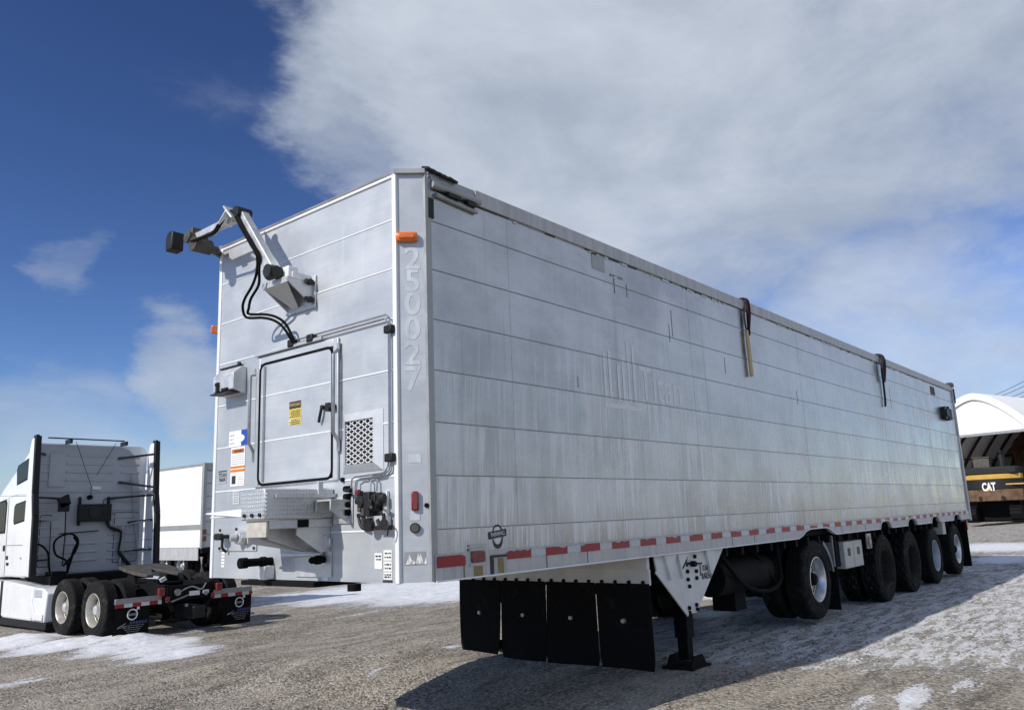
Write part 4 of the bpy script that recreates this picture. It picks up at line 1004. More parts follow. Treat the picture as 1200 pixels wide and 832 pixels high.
    mb = MB(); mb.box(fx, -.004, ya, yb, zt-.012, zt)
    for y in (ya, yb-.014): mb.prism([(fx, y, zt-.012), (fx, y, zt-.035), (-.02, y, 3.36), (-.004, y, 3.36), (-.004, y, zt-.012)], (0, .014, 0))
    mb.prism([(fx, ya+.014, zt-.04), (fx, yb-.014, zt-.04), (-.012, yb-.09, 3.37), (-.012, ya+.20, 3.37)], (.008, 0, -.006))
    mb.box(fx, fx+.01, ya, yb, zt-.05, zt-.01); mb.box(-.02, -.003, ya-.03, yb+.03, 3.34, zt+.05)
    arm = mb.build('tarp_arm_bracket', 'cast aluminium', t, bevel=.004)
    mb = MB()
    for z in (3.40, 3.55): mb.cyl((-.03, ya-.012, z), (-.10, ya-.012, z), .022, n=10); mb.cyl((-.06, ya-.03, z), (-.06, ya, z), .026, n=8)
    for s in (.2, .8): mb.cyl((fx+.06, ya+(yb-ya)*s, zt-.03), (fx+.06, ya+(yb-ya)*s, zt-.005), .016, n=10)
    mb.each('bracket_bolt', 'black steel', arm)
    mb = MB(); mb.box(fx+.03, fx+.13, 1.18, 1.34, zt, zt+.10); mb.box(fx+.06, -.02, 1.17, 1.24, zt+.0, zt+.055); mb.build('pivot_housing', 'white paint and seam glint', arm, bevel=.008)
    base = D(320, 316); el = D(283, 252); 
    mb = MB(); mb.cyl(base+V((.06, 0, -.02)), base+V((-.06, 0, -.02)), .055, n=18); mb.cyl(base+V((0, -.06, -.03)), base+V((0, .06, -.03)), .05, n=18); mb.build('pivot_motor', 'black steel', arm)
    mb = MB(); mb.bar(base, el, .085, .075, up=(1, 0, 0), w2=.105, h2=.075); 
    tip = D(273, 245)
    mb.bar(el+V((-.04, 0, -.05)), tip+V((-.04, 0, 0)), .02, .12, up=(1, 0, 0)); mb.bar(el+V((.04, 0, -.05)), tip+V((.04, 0, 0)), .02, .12, up=(1, 0, 0))
    mb.build('lower_arm', 'cast aluminium', arm, bevel=.008)
    mb = MB(); mb.cyl(el+V((-.07, -.01, .01)), el+V((.07, -.01, .01)), .05, n=16); mb.bar(D(286, 252), D(292, 270), .05, .06, up=(1, 0, 0)); mb.build('elbow_joint', 'black steel', arm)
    j = D(273, 258); k = D(222, 282)
    mb = MB(); mb.bar(j+V((0, -.03, 0)), k, .07, .06, up=(1, 0, 0), w2=.055, h2=.05); mb.bar(j+V((-.035, .08, -.04)), j+V((-.035, -.04, .05)), .02, .13, up=(1, 0, 0)); mb.build('upper_arm', 'cast aluminium', arm, bevel=.006)
    h = D(212, 283)
    mb = MB(); mb.prism([h+V((-.10, .0+a, b)) for a, b in ((-.02, -.10), (.095, -.105), (.105, .02), (.075, .07), (.02, .085), (-.03, .07))], (.12, 0, 0)); mb.build('gear_motor', 'black steel', arm, bevel=.012)
    g = D(229, 284)
    mb = MB(); mb.cyl(g+V((-.09, -.0, .03)), g+V((.10, -.0, .03)), .055, n=20); mb.cyl(g+V((-.08, -.09, -.055)), g+V((.10, -.09, -.055)), .068, n=20); mb.box(g.x-.05, g.x+.06, g.y-.03, g.y+.05, g.z+.02, g.z+.13); mb.build('gearbox', 'greasy steel', arm, bevel=.006)
    tb = on(238, 288, 0, AX+.08); tb.y = max(tb.y, 2.40)
    y_t = g.y-.09; z_t = g.z-.055
    mb = MB(); mb.cyl((AX+.05, y_t, z_t), (-.12, y_t+.02, z_t+.005), .03, n=14); mb.cyl((-.20, y_t+.01, z_t), (.16, 2.80, 4.20), .035, n=14); mb.cyl((.16, 2.80, 4.20), (L-.1, 2.82, 4.16), .035, n=12); mb.build('roll_tube', 'greasy steel', arm)
    # hoses along the arm and hanging in front of the wall
    for o in (0, 1):
        q = lambda x, y, d: on(x+o*(2.6+4.5*(330 < y < 371)), y-o*(4.0*(y > 371 and x < 335)), 0, d)
        pts = [q(224, 283, -.38), q(240, 277, -.38), q(250, 272, -.38), q(258, 260, -.37), q(266, 249, -.36), q(273, 249, -.36), q(282, 266, -.36), q(294, 287, -.36), q(301, 300, -.36), q(301, 318, -.34), q(296, 334, -.32), q(287, 350, -.29), q(284.5, 361, -.27), q(289, 372, -.24), q(308, 372.5, -.20), q(322, 376, -.15), q(333, 385, -.10), q(343, 401.5, -.05)]
        MB().tube(pts, .0115, 8, 5).build('hydraulic_hose', 'black rubber', arm)
    mb = MB(); mb.tube([D(305, 304), D(297, 300)], .028, 8); mb.tube([D(252, 273), D(246, 276)], .026, 8); mb.each('hose_tie', 'steel tube', arm)
    # document box upper left
    mb = MB(); mb.prism([(0, 2.125, 2.995), (-.05, 2.125, 3.0), (-.13, 2.125, 2.93), (-.13, 2.125, 2.79), (0, 2.125, 2.752)], (0, .33, 0)); db = mb.build('connector_box', 'cast aluminium', t, bevel=.004)
    mb = MB(); mb.box(-.155, -.05, 2.14, 2.46, 2.762, 2.772); mb.bar((-.145, 2.36, 2.77), (-.14, 2.36, 2.86), .028, .022); mb.cyl((-.14, 2.28, 2.795), (-.14, 2.20, 2.795), .015, n=10); mb.cyl((-.14, 2.375, 2.85), (-.14, 2.345, 2.85), .022, n=10); mb.build('box_latch', 'black steel', db)
    mb = MB(); mb.box(-.03, -.003, 2.2, 2.52, 3.015, 3.03); mb.cyl((-.02, 2.2, 3.03), (-.04, 2.2, 3.03), .02, n=8); mb.build('box_rail', 'black steel', t)
    # stickers on the left
    def stick(y0, y1, z0, z1, mat='sticker white', parts=(), name='sticker'):
        s = MB().box(-.0035, -.0015, y0, y1, z0, z1).build(name, mat, t)
        for (a, b, c, d, m_) in parts: MB().box(-.0045, -.0034, y0+(y1-y0)*a, y0+(y1-y0)*b, z0+(z1-z0)*c, z0+(z1-z0)*d).build('sticker_print', m_, s)
        return s
    def lines(s, y0, y1, z0, z1, n, mat='sticker ink', seed=1, h=.0045):
        r_ = random.Random(seed); m_ = MB()
        for k in range(n):
            z = z1-(z1-z0)*(k+.5)/n; y = y0
            while y < y1: w_ = r_.uniform(.008, .03); m_.box(-.0047, -.0034, y, min(y+w_, y1), z-h, z+h); y += w_+.007
        return m_.build('small_print', mat, s)
    s = stick(2.075, 2.375, 2.300, 2.44, parts=((0, .35, 0, 1, 'sticker blue'),))
    m_ = MB(); m_.prism([(-.0052, 2.21+.085*math.cos(a), 2.37+.035*math.sin(a)) for a in [2*math.pi*k/20 for k in range(20)]], (.0006, 0, 0)); m_.build('sticker_oval', 'sticker white', s)
    lines(s, 2.29, 2.36, 2.315, 2.42, 3, 'sticker ink', 2, .003)
    s = stick(2.115, 2.335, 1.955, 2.295, parts=((.06, .94, .84, .95, 'sticker orange'), (.0, 1, .36, .43, 'sticker orange'), (.0, 1, .455, .515, 'sticker orange'), (.62, .9, .06, .27, 'sticker ink')))
    text('sticker_lettering', 'WARNING', .034, (-.0052, 2.215, 2.258), (0, -1, 0), (0, 0, 1), 'sticker ink', s, .0003, sx=.9, bold=.001)
    lines(s, 2.13, 2.32, 2.14, 2.23, 5, 'logo grey', 3, .002); lines(s, 2.13, 2.22, 1.965, 2.06, 5, 'logo grey', 4, .002)
    s = stick(2.40, 2.535, 1.99, 2.105, 'aluminium front'); 
    MB().box(-.0045, -.0034, 2.402, 2.533, 2.092, 2.103).build('sticker_print', 'sticker ink', s)
    text('sticker_lettering', 'TITAN', .052, (-.0045, 2.467, 2.062), (0, -1, 0), (0, 0, 1), 'sticker ink', s, .0003, sx=.85, bold=.001)
    text('sticker_lettering', 'TRAILERS', .042, (-.0045, 2.467, 2.022), (0, -1, 0), (0, 0, 1), 'sticker ink', s, .0003, sx=.62, bold=.001)
    s = stick(2.185, 2.29, 1.80, 1.92, 'white reflective'); lines(s, 2.2, 2.275, 1.81, 1.91, 5, 'logo grey', 5, .003)
    s = stick(2.39, 2.44, 1.27, 1.40, 'sticker white'); lines(s, 2.395, 2.435, 1.28, 1.39, 4, 'logo grey', 12, .004)
    # stickers bottom right
    s = stick(.335, .415, 1.275, 1.385); lines(s, .345, .405, 1.33, 1.375, 2, 'sticker ink', 6, .006)
    for z0, z1, sd_ in ((1.335, 1.405, 7), (1.26, 1.328, 8), (1.205, 1.253, 9)):
        s = stick(.232, .318, z0, z1); lines(s, .24, .31, z0+.008, z1-.008, 2, 'sticker ink', sd_, .006)
    s = stick(.228, .328, 1.185, 1.20, 'sticker ink')
    # step box and its shelves
    sx = on(310, 590, 1, .88).x; sx = max(-.75, min(-.35, sx))
    yl = on(282, 590, 0, sx).y
    zt, zb = on(310, 571.5, 1, .88).z, on(310, 609, 1, .88).z
    mb = MB(); mb.box(sx, -.004, .88, yl, zb, zt); sb = mb.build('step_box', 'checker plate', t, bevel=.012)
    mb = MB(); mb.box(sx+.08, -.003, .855, .884, zt-.07, zt-.045); mb.box(-.16, -.12, .86, .885, zt-.05, zt+.045); mb.build('step_edge', 'cast aluminium', sb)
    mb = MB()
    for k in range(3): mb.cyl((sx+.002, .93+(yl-.99)*k/2, zb+.035), (sx-.014, .93+(yl-.99)*k/2, zb+.035), .014, n=10)
    mb.each('step_bolt', 'black steel', sb)
    ye = on(246, 603, 0, sx+.02).y
    mb = MB(); mb.box(sx+.02, -.004, yl, ye+.0, zb+.03, zb+.04); mb.prism([(sx+.005, yl, zb+.025), (sx+.005, ye+.05, zb+.062), (sx+.005, ye+.02, zb+.072), (sx+.005, yl, zb+.085)], (.02, 0, 0)); mb.build('side_shelf', 'white paint and seam glint', t, bevel=.003)
    zp = on(308, 630, 1, .88).z
    mb = MB(); mb.box(sx+.03, sx+.05, .90, yl-.03, zp, zb-.004); mb.box(sx+.05, -.1, 1.12, 1.16, zb-.06, zb-.003); mb.build('step_beam', 'dirty white steel', t, bevel=.004)
    mb = MB(); mb.box(sx+.055, -.004, .90, .925, zb-.065, zb-.004); rl = mb.build('step_rail', 'cast aluminium', t, bevel=.003)
    mb = MB(); mb.box(sx*.52, sx*.36, .897, .90, zb-.062, zb-.006); mb.build('rail_slot', 'chassis dark', rl)
    for y, q in ((.925, .50), (1.07, .74), (yl-.06, .95)):
        mb = MB(); mb.prism([(sx*q, y, zb-.066), (sx*q, y, zb-.066-.10*q), (-.10, y, 1.40), (-.004, y, 1.40), (-.004, y, zb-.066)], (0, .012, 0)); mb.build('step_gusset', 'cast aluminium', t)
    mb = MB(); mb.box(-.012, -.003, .9, 1.35, 1.21, 1.40); mb.tube([(-.02, .97, zb-.05), (-.03, .96, 1.45), (-.03, .99, 1.38), (-.03, 1.5, 1.37)], .016, 8); mb.build('mount_plate', 'cast aluminium', t)
    # short channel bracket right of the step
    mb = MB(); bx = -.19
    mb.box(bx, -.004, .68, .86, 1.765, 1.778); mb.box(bx, -.004, .68, .692, 1.70, 1.765); mb.box(bx, -.004, .848, .86, 1.69, 1.765); mb.box(-.014, -.003, .65, .875, 1.60, 1.80); mb.prism([(bx, .685, 1.70), (-.02, .685, 1.60), (-.02, .685, 1.70)], (0, .006, 0)); mb.build('channel_bracket', 'cast aluminium', t, bevel=.005)
    # access plate lower left
    mb = MB(); mb.box(-.010, -.003, 1.90, 2.49, 1.405, 1.61); ap = mb.build('access_plate', 'aluminium front', t, bevel=.004)
    mb = MB()
    for y, z in ((2.46, 1.43), (2.46, 1.585), (2.2, 1.59), (1.93, 1.43)): mb.cyl((-.008, y, z), (-.02, y, z), .012, n=8)
    mb.each('plate_bolt', 'black steel', ap)
    mb = MB()
    for y in (2.33, 2.38): mb.cyl((-.01, y, 1.53), (-.09, y, 1.53), .018, n=12); mb.cyl((-.07, y+.0, 1.53), (-.105, y, 1.53), .030, .028, n=16)
    mb.tube([(-.05, 2.35, 1.53), (-.06, 2.34, 1.44), (-.02, 2.34, 1.40)], .012, 6, 4); mb.each('glad_hand', 'black steel', t)
    mb = MB(); mb.cyl((-.01, 2.10, 1.52), (-.07, 2.10, 1.52), .07, .055, 18); mb.cyl((-.07, 2.10, 1.52), (-.12, 2.12, 1.52), .035, .03, 12); mb.bar((-.05, 2.05, 1.48), (-.08, 1.98, 1.53), .03, .03); mb.build('air_coupling', 'cast aluminium', t)
    # black spigots
    xa = on(281, 659, 1, 1.69).x
    mb = MB(); xa = max(-.6, min(-.25, xa)); mb.cyl((-.0, 1.69, 1.325), (xa, 1.69, 1.325), .032, n=18); mb.cyl((xa+.06, 1.69, 1.325), (xa, 1.69, 1.325), .042, n=18); mb.cyl((xa+.002, 1.69, 1.325), (xa-.004, 1.69, 1.325), .027, n=14); mb.cyl((-.1, 1.69, 1.325), (-.06, 1.69, 1.325), .040, n=16); mb.build('hose_spigot', 'black rubber', t)
    mb = MB(); mb.box(-.10, -.003, 1.64, 1.72, 1.185, 1.29); mb.build('spigot_bracket', 'white paint and seam glint', t, bevel=.006)
    mb = MB(); mb.cyl((0, .985, 1.34), (-.13, .985, 1.34), .026, n=14); mb.cyl((-.05, .985, 1.34), (-.09, .985, 1.34), .034, n=14); mb.cyl((-.13, .985, 1.34), (-.145, .985, 1.34), .016, n=12); mb.build('hose_spigot', 'black rubber', t)
    mb = MB(); mb.box(-.004, -.002, .95, 1.02, 1.185, 1.315); mb.build('sticker', 'sticker white', t)
    # latch cleat
    mb = MB(); mb.obox((-.05, 1.0, 1.50), (.02, .06, .025), (0, -.02, .05), (.02, 0, 0)); mb.obox((-.08, 1.03, 1.47), (.02, .07, -.01), (0, -.01, .02), (.02, 0, .01)); mb.box(-.03, -.003, .90, 1.06, 1.43, 1.50); mb.bar((-.06, .98, 1.5), (-.06, .97, 1.59), .03, .03); mb.build('latch_cleat', 'polished aluminium', t, bevel=.004)
    mb = MB(); mb.box(-.05, .3, 1.05, 2.05, 1.135, 1.172); mb.build('apron_plate', 'chassis dark', t)
    mb = MB(); mb.cyl((-.02, .62, 1.17), (-.02, .62, 1.12), .05, n=12); mb.build('drain_plug', 'black rubber', t)
    # valve block on the right
    rnd = random.Random(21)
    mb = MB(); mb.box(-.15, -.02, .36, .60, 1.70, 1.83); mb.box(-.17, -.04, .42, .50, 1.66, 1.86); mb.box(-.13, -.02, .33, .42, 1.74, 1.85); mb.cyl((-.10, .33, 1.80), (-.10, .27, 1.80), .04, n=14); mb.cyl((-.10, .60, 1.79), (-.10, .655, 1.79), .028, n=12)
    mb.box(-.12, -.05, .59, .63, 1.80, 1.875); mb.cyl((-.15, .53, 1.77), (-.19, .53, 1.77), .035, n=12); mb.cyl((-.15, .41, 1.76), (-.2, .41, 1.76), .04, n=14)
    vb = mb.build('valve_block', 'black steel', t, bevel=.006)
    mb = MB(); mb.box(-.162, -.13, .45, .55, 1.665, 1.74); mb.cyl((-.16, .55, 1.715), (-.19, .55, 1.715), .02, n=10); mb.cyl((-.17, .38, 1.73), (-.20, .38, 1.73), .016, n=10); mb.each('valve_body', 'greasy steel', vb, bevel=.005)
    mb = MB(); mb.cyl((-.12, .40, 1.765), (-.20, .29, 1.76), .009, n=8); mb.cyl((-.195, .30, 1.76), (-.215, .25, 1.757), .022, .016, 12); mb.build('lever', 'black plastic', vb)
    mb = MB(); mb.box(-.13, -.09, .60, .64, 1.84, 1.885); mb.build('red_cap', 'red lens', vb)
    mb = MB(); mb.box(-.10, -.003, .26, .50, 1.55, 1.66); mb.box(-.05, -.003, .28, .34, 1.66, 1.86); vp = mb.build('filter_plate', 'cast aluminium', t, bevel=.004)
    mb = MB(); mb.cyl((-.08, .455, 1.59), (-.16, .455, 1.59), .055, n=20); mb.build('filter_cap', 'black plastic', vp)
    mb = MB(); mb.box(-.13, -.02, .24, .38, 1.545, 1.58); mb.cyl((-.12, .27, 1.55), (-.12, .27, 1.68), .018, n=8); mb.cyl((-.12, .27, 1.59), (-.14, .25, 1.59), .045, n=14); mb.tube([(-.12, .25, 1.61), (-.14, .20, 1.60), (-.15, .19, 1.56), (-.14, .21, 1.5)], .008, 6, 5); mb.cyl((-.11, .33, 1.57), (-.11, .36, 1.63), .018, n=8); mb.build('fittings', 'black steel', vp)
    mb = MB(); mb.tube([(-.06, .66, 1.672), (-.10, .60, 1.67), (-.10, .53, 1.675), (-.09, .50, 1.70)], .018, 8, 4); mb.tube([(-.08, .555, 1.67), (-.08, .555, 1.58)], .014, 8); mb.tube([(-.04, .67, 1.66), (-.06, .62, 1.58), (-.06, .52, 1.545)], .016, 8, 5); mb.build('pipe_elbow', 'black steel', vp)
    for o_ in (vb, vp):
        for q_ in [o_]+list(o_.children):
            for v_ in q_.data.vertices: v_.co = V((v_.co.x*.55, .385+(v_.co.y-.445)*.82, 1.70+(v_.co.z-1.70)*.86-.02))
    for z in (1.852, 1.795, 1.738, 1.680):
        MB().cyl((-.002, .690, z), (-.055, .690, z), .026, .022, 16).build('coupling_plug', 'black rubber', t)
    MB().tube([(-.05, .69, 1.845), (-.06, .66, 1.838), (-.07, .60, 1.842)], .013, 8).build('pipe_elbow', 'black steel', vb)
    MB().cyl((-.002, .77, 1.925), (-.02, .77, 1.925), .018, n=12).build('bung', 'black rubber', t)
    # corner panel fittings
    P0 = V((CX/2, CY/2, 0)); N = V((-CY, -CX, 0)).normalized(); E = V((CX, -CY, 0)).normalized()
    def cp(px, py): return onpl(px, py, P0, N)
    def pan(name, mat, u0, u1, z0, z1, th, parent=t, bevel=0):
        c = P0+E*(u0+u1)/2+V((0, 0, (z0+z1)/2))+N*(th/2+.001)
        return MB().obox(c, E*abs(u1-u0)/2, V((0, 0, abs(z1-z0)/2)), N*th/2).build(name, mat, parent, bevel=bevel)
    def uz(px, py): p = cp(px, py); return (p-P0).dot(E), p.z
    u, z = uz(476.5, 279); mk = pan('marker_lamp', 'amber lens', u-.082, u+.082, z-.038, z+.038, .042, bevel=.016)
    pan('lamp_rib', 'amber lens', u-.060, u+.060, z-.018, z+.02, .052, mk, .008)
    u, z = uz(486.5, 587); rr_ = pan('corner_reflector', 'red lens', u-.026, u+.026, z-.068, z+.068, .028, bevel=.012)
    u, z = uz(500, 592); MB().cyl(P0+E*u+V((0, 0, z)), P0+E*u+V((0, 0, z))+N*.012, .017, n=14).build('bung', 'black rubber', t)
    u, z = uz(486.5, 618.5); c = P0+E*u+V((0, 0, z)); gg = MB().cyl(c, c+N*.02, .036, n=24).build('gauge', 'black plastic', t); MB().cyl(c+N*.019, c+N*.022, .028, n=24).build('gauge_face', 'greasy steel', gg)
    pan('label_plate', 'white reflective', u-.035, u+.035, z+.052, z+.115, .002)
    u, z = uz(486.5, 654); sc_ = pan('torn_sticker', 'trim grey', u-.075, u+.075, z-.045, z+.045, .0015)
    mb = MB(); rnd = random.Random(5)
    for k in range(14):
        a = u-.068+k*.0095+rnd.uniform(-.01, .01); hh_ = rnd.uniform(.015, .082); c = P0+E*a+N*.0035; mb.add([c+V((0, 0, z-.04)), c+E*rnd.uniform(.015, .03)+V((0, 0, z-.04)), c+E*rnd.uniform(.0, .03)+V((0, 0, z-.04+hh_))], [(0, 1, 2)])
    mb.build('torn_paper', 'sticker white', sc_)
    u, z = uz(486, 537); fs = pan('faded_label', 'ghost film', u-.045, u+.045, z-.03, z+.03, .001)
    # worn unit number, one digit below the other
    for ch, py in zip('250027', (304, 330, 357, 386, 415, 445)):
        u, z = uz(483.5, py); text('unit_number', ch, .245, P0+E*(u)+V((0, 0, z))+N*.0015, E, (0, 0, 1), 'ghost film', t, .0005, sx=1.0, bold=.005)
    # marker on the far corner
    MB().box(.02, .12, WY+.0, WY+.03, 3.42, 3.5).build('marker_lamp', 'amber lens', t, bevel=.01)
fittings(TR)

# straps hanging over the top rail
def straps():
    t = thing('tie_strap', (5.88, -.03, HT), 'dark maroon strap bundle with a pale wooden stick hanging over the trailer top rail', 'strap', 'straps over the trailer side')
    mb = MB()
    for k, (dx, w) in enumerate(((-.03, .06), (0, .07), (.03, .05))):
        mb.tube([(5.88+dx*.6, .25, HT+.02), (5.88+dx, -.01, HT+.03), (5.88+dx, -.055, HT-.05), (5.88+dx*1.2, -.05, HT-.2), (5.86+dx*.5, -.045, HT-.36), (5.86+dx*.2, -.04, HT-.46)], w*.27, 7, 4)
    mb.build('strap_bundle', 'strap maroon', t)
    MB().obox((5.82, -.035, HT-.70), (.035, 0, .004), (0, .012, 0), (-.012, 0, .30)).build('wooden_stick', 'wood lath', t)
    MB().tube([(5.80, -.03, HT-.1), (5.79, -.03, HT-.30), (5.82, -.035, HT-.44)], .012, 6, 3).build('cord', 'greasy steel', t)
    t = thing('tie_strap', (11.69, -.03, HT), 'black strap bundle hanging over the trailer top rail near the rear', 'strap', 'straps over the trailer side')
    mb = MB()
    for k, (dx, w) in enumerate(((-.06, .08), (0, .1), (.05, .08))):
        mb.tube([(11.69+dx*.6, .25, HT+.02), (11.69+dx, -.01, HT+.03), (11.69+dx, -.07, HT-.05), (11.64+dx*1.7, -.07, HT-.22), (11.63+dx*1.2, -.06, HT-.36), (11.66+dx*.3, -.04, HT-.48)], w*.30, 7, 4)
    mb.build('strap_bundle', 'tarp', t)
    MB().tube([(11.66, -.03, HT-.46), (11.64, -.03, HT-.8), (11.60, -.028, HT-.93)], .018, 6, 3).build('strap_tail', 'tarp', t)
straps()

# ------------------------------------------------------------------ white highway tractor on the left
def tractor():
    zg = -.25; XL, XR = 2.75, 5.36; XC = (XL+XR)/2
    t = thing('semi_truck', (XC, 12, zg), 'white sleeper cab highway truck with bare fifth wheel, seen from behind', 'truck')
    # cab: lofted rounded sections, rear to front
    secs = [(14.765, .76, 3.55, 1.235, .16), (14.9, .76, 3.52, 1.245, .20), (15.3, .76, 3.32, 1.245, .26), (15.8, .76, 3.09, 1.245, .30), (16.3, .74, 2.86, 1.235, .34), (16.8, .72, 2.66, 1.20, .38), (17.15, .72, 2.50, 1.14, .40), (17.6, .74, 1.98, 1.05, .30), (18.0, .76, 1.42, .98, .22), (18.9, .76, 1.30, .90, .24), (19.6, .76, 1.12, .82, .26), (19.85, .76, 1.0, .74, .2)]
    def sect(y, zb, zt, hw, r, n=6):
        out = []
        for cx, cz, a0, rr in ((hw-r, zt-r, 0, r), (-hw+r, zt-r, 90, r), (-hw+.05, zb+.05, 180, .05), (hw-.05, zb+.05, 270, .05)):
            for k in range(n+1): a = R(a0+90*k/n); out.append((XC+cx+rr*math.cos(a), y, zb+(cz-zb)+rr*math.sin(a)))
        return out
    rings = [sect(*s) for s in secs]; n = len(rings[0])
    mb = MB(); vs = [p for r_ in rings for p in r_]
    fs = [(i*n+k, i*n+(k+1) % n, (i+1)*n+(k+1) % n, (i+1)*n+k) for i in range(len(rings)-1) for k in range(n)]+[[(len(rings)-1)*n+k for k in range(n)], [k for k in range(n)]]
    mb.add(vs, fs); cab = mb.build('cab_body', 'cab white', t, angle=50)
    # recessed rear wall of the sleeper with pressed ribs
    mb = MB(); yb = 14.74
    mb.prism([(x, yb, z) for x, z in [(XC-1.22, .80), (XC+1.14, .80), (XC+1.13, 2.0), (XC+1.08, 2.7), (XC+1.0, 3.1), (XC+.92, 3.35), (XC+.80, 3.47), (XC+.6, 3.53), (XC-1.12, 3.53), (XC-1.22, 3.45)]], (0, .04, 0))
    for z in (3.30, 3.12, 2.94, 2.76, 2.30, 2.12, 1.94, 1.76, 1.58, 1.40, 1.22, 1.04):
        for xa, xb in (((XC-1.12, XC-.86), (XC-.55, XC+.45), (XC+.62, XC+1.05)) if z > 2.5 else ((XC-1.10, XC-.62), (XC+.40, XC+1.08)) if z > 1.5 else ((XC-1.10, XC-.75), (XC-.55, XC+.2), (XC+.42, XC+1.08))):
            mb.prism([(xa, yb, z-.028), (xa+.012, yb-.018, z-.016), (xa+.012, yb-.018, z+.016), (xa, yb, z+.028)], (xb-xa, 0, 0))
    mb.box(XC-1.15, XC+1.15, yb-.022, yb, 2.50, 2.545); mb.box(XC-.9, XC-.58, yb-.03, yb, 2.62, 3.34)
    rw = mb.build('rear_wall', 'cab rear grey', t, bevel=.004)
    mb = MB(); mb.tube([(x, yb-.01, z) for x, z in rrect(XC+.28, XC+.52, 2.0, 2.36, .06)], .006, 5); mb.tube([(x, yb-.01, z) for x, z in rrect(XC+.55, XC+1.08, .95, 2.05, .04)], .006, 5); mb.tube([(x, yb-.01, z) for x, z in rrect(XC-1.0, XC-.78, .95, 2.02, .03)], .006, 5); mb.each('panel_outline', 'chassis dark', rw)
    mb = MB(); mb.box(XC+.02, XC+.2, yb-.03, yb, 2.56, 2.63); mb.build('rear_lamp', 'white paint and seam glint', rw)
    # side extenders
    for s, x in ((-1, XL), (1, XR)):
        mb = MB(); pr = [(14.20, .78), (14.26, 2.0), (14.36, 2.45), (14.42, 3.66), (14.66, 3.61), (14.74, 3.40), (14.745, .80)]
        mb.prism([(x+s*.0, y, z) for y, z in pr], (-s*.05, 0, 0)); mb.build('side_extender', 'cab white', t, bevel=.01)
        mb = MB(); e = [V((x, y, z)) for y, z in pr[:4]]
        for a, b in zip(e, e[1:]): mb.bar(a+V((-s*.02, -.03, 0)), b+V((-s*.02, -.03, 0)), .085, .12, up=(1, 0, 0))
        mb.bar(e[3]+V((-s*.02, -.03, 0)), e[3]+V((-s*.02, .12, -.01)), .07, .06); mb.build('extender_edge', 'black plastic', t, bevel=.012)
    mb = MB()
    for (xa, za, xb, zb_) in ((XR-.05, 3.36, XR-.75, 3.26), (XR-.05, 2.60, XR-.72, 2.72), (XR-.05, 2.42, XR-.95, 2.36), (XL+.05, 3.30, XL+.30, 3.30), (XL+.05, 2.38, XL+.75, 2.36), (XR-.05, 1.86, XR-.45, 1.82), (XR-.05, 1.20, XR-.5, 1.20)): mb.bar((xa, 14.38, za), (xb, yb-.02, zb_), .045, .045)
    mb.each('extender_strut', 'black steel', t)
    mb = MB(); mb.tube([(XR-.6, yb-.06, .9), (XR-.58, yb-.08, 1.75), (XR-.3, yb-.2, 1.82), (XR-.1, 14.4, 1.84)], .018, 7); mb.tube([(XR-.2, yb-.05, 1.0), (XR-.45, yb-.05, 2.9)], .014, 6); mb.tube([(XR-.62, yb-.06, 1.2), (XR-.3, yb-.15, 1.22), (XR-.1, 14.4, 1.22)], .018, 7); mb.each('support_tube', 'steel tube', t)
    mb = MB(); mb.box(XL+.25, XR-.75, 14.44, 14.50, 3.625, 3.648); mb.box(XL+.7, XL+.74, 14.45, 14.75, 3.54, 3.63); mb.box(XL+1.9, XL+1.94, 14.45, 14.75, 3.54, 3.63); mb.build('roof_bar', 'black plastic', t)
    mb = MB()
    a = V((XC-.03, yb-.08, 2.62))
    mb.tube([(XC-.42, yb-.1, 3.60), a], .006, 5); mb.tube([(XC+.45, yb-.1, 3.60), a+V((.1, 0, .25))], .006, 5); mb.tube([a, (XC-.03, yb-.08, 2.40)], .006, 5); mb.each('antenna_cable', 'black rubber', t)
    mb = MB(); mb.cyl((XC-.03, yb, 2.39), (XC-.03, yb-.08, 2.39), .05, n=16); mb.build('cable_grommet', 'black rubber', t)
    mb = MB(); mb.box(XC-.28, XC+.42, yb-.14, yb-.02, 1.86, 2.24)
    for x in (XC-.24, XC+.38): mb.box(x-.02, x+.02, yb-.1, yb, 2.24, 2.36); mb.box(x-.02, x+.02, yb-.1, yb, 1.78, 1.88); mb.cyl((x, yb-.05, 2.4), (x, yb-.05, 2.33), .03, n=8)
    mb.build('cooling_unit', 'black plastic', t, bevel=.015)
    mb = MB(); mb.cyl((XC+.05, yb-.145, 2.06), (XC+.05, yb-.15, 2.06), .13, n=20); mb.box(XC-.2, XC+.34, yb-.146, yb-.14, 2.14, 2.16); mb.each('unit_grille', 'black steel', t)
    mb = MB(); mb.tube([(XC+.36, yb-.08, 1.86), (XC+.44, yb-.08, 1.72), (XC+.66, yb-.09, 1.64), (XC+.70, yb-.09, 1.54), (XC+.66, yb-.09, 1.2), (XC+.72, yb-.09, 1.08), (XC+.92, yb-.1, .84)], .042, 8, 4); mb.build('exhaust_hose', 'black steel', t)
    mb = MB(); mb.tube([(XC+.40, yb-.11, 1.77), (XC+.66, yb-.13, 1.66), (XC+.70, yb-.135, 1.5), (XC+.66, yb-.135, 1.2)], .02, 6, 4); mb.build('hose_sleeve', 'steel tube', t)
    mb = MB(); mb.tube([(XL+.7, yb-.25, 2.34), (XL+.72, yb-.26, 1.55), (XL+.70, yb-.27, .95)], .014, 7); hp = mb.build('hose_post', 'black steel', t)
    mb = MB(); mb.obox((XL+.66, yb-.25, 2.30), (.10, 0, .05), (0, .05, 0), (-.03, 0, .10)); mb.box(XL+.56, XL+.76, yb-.3, yb-.2, 2.08, 2.26); mb.build('hose_hanger', 'black plastic', hp)
    mb = MB()
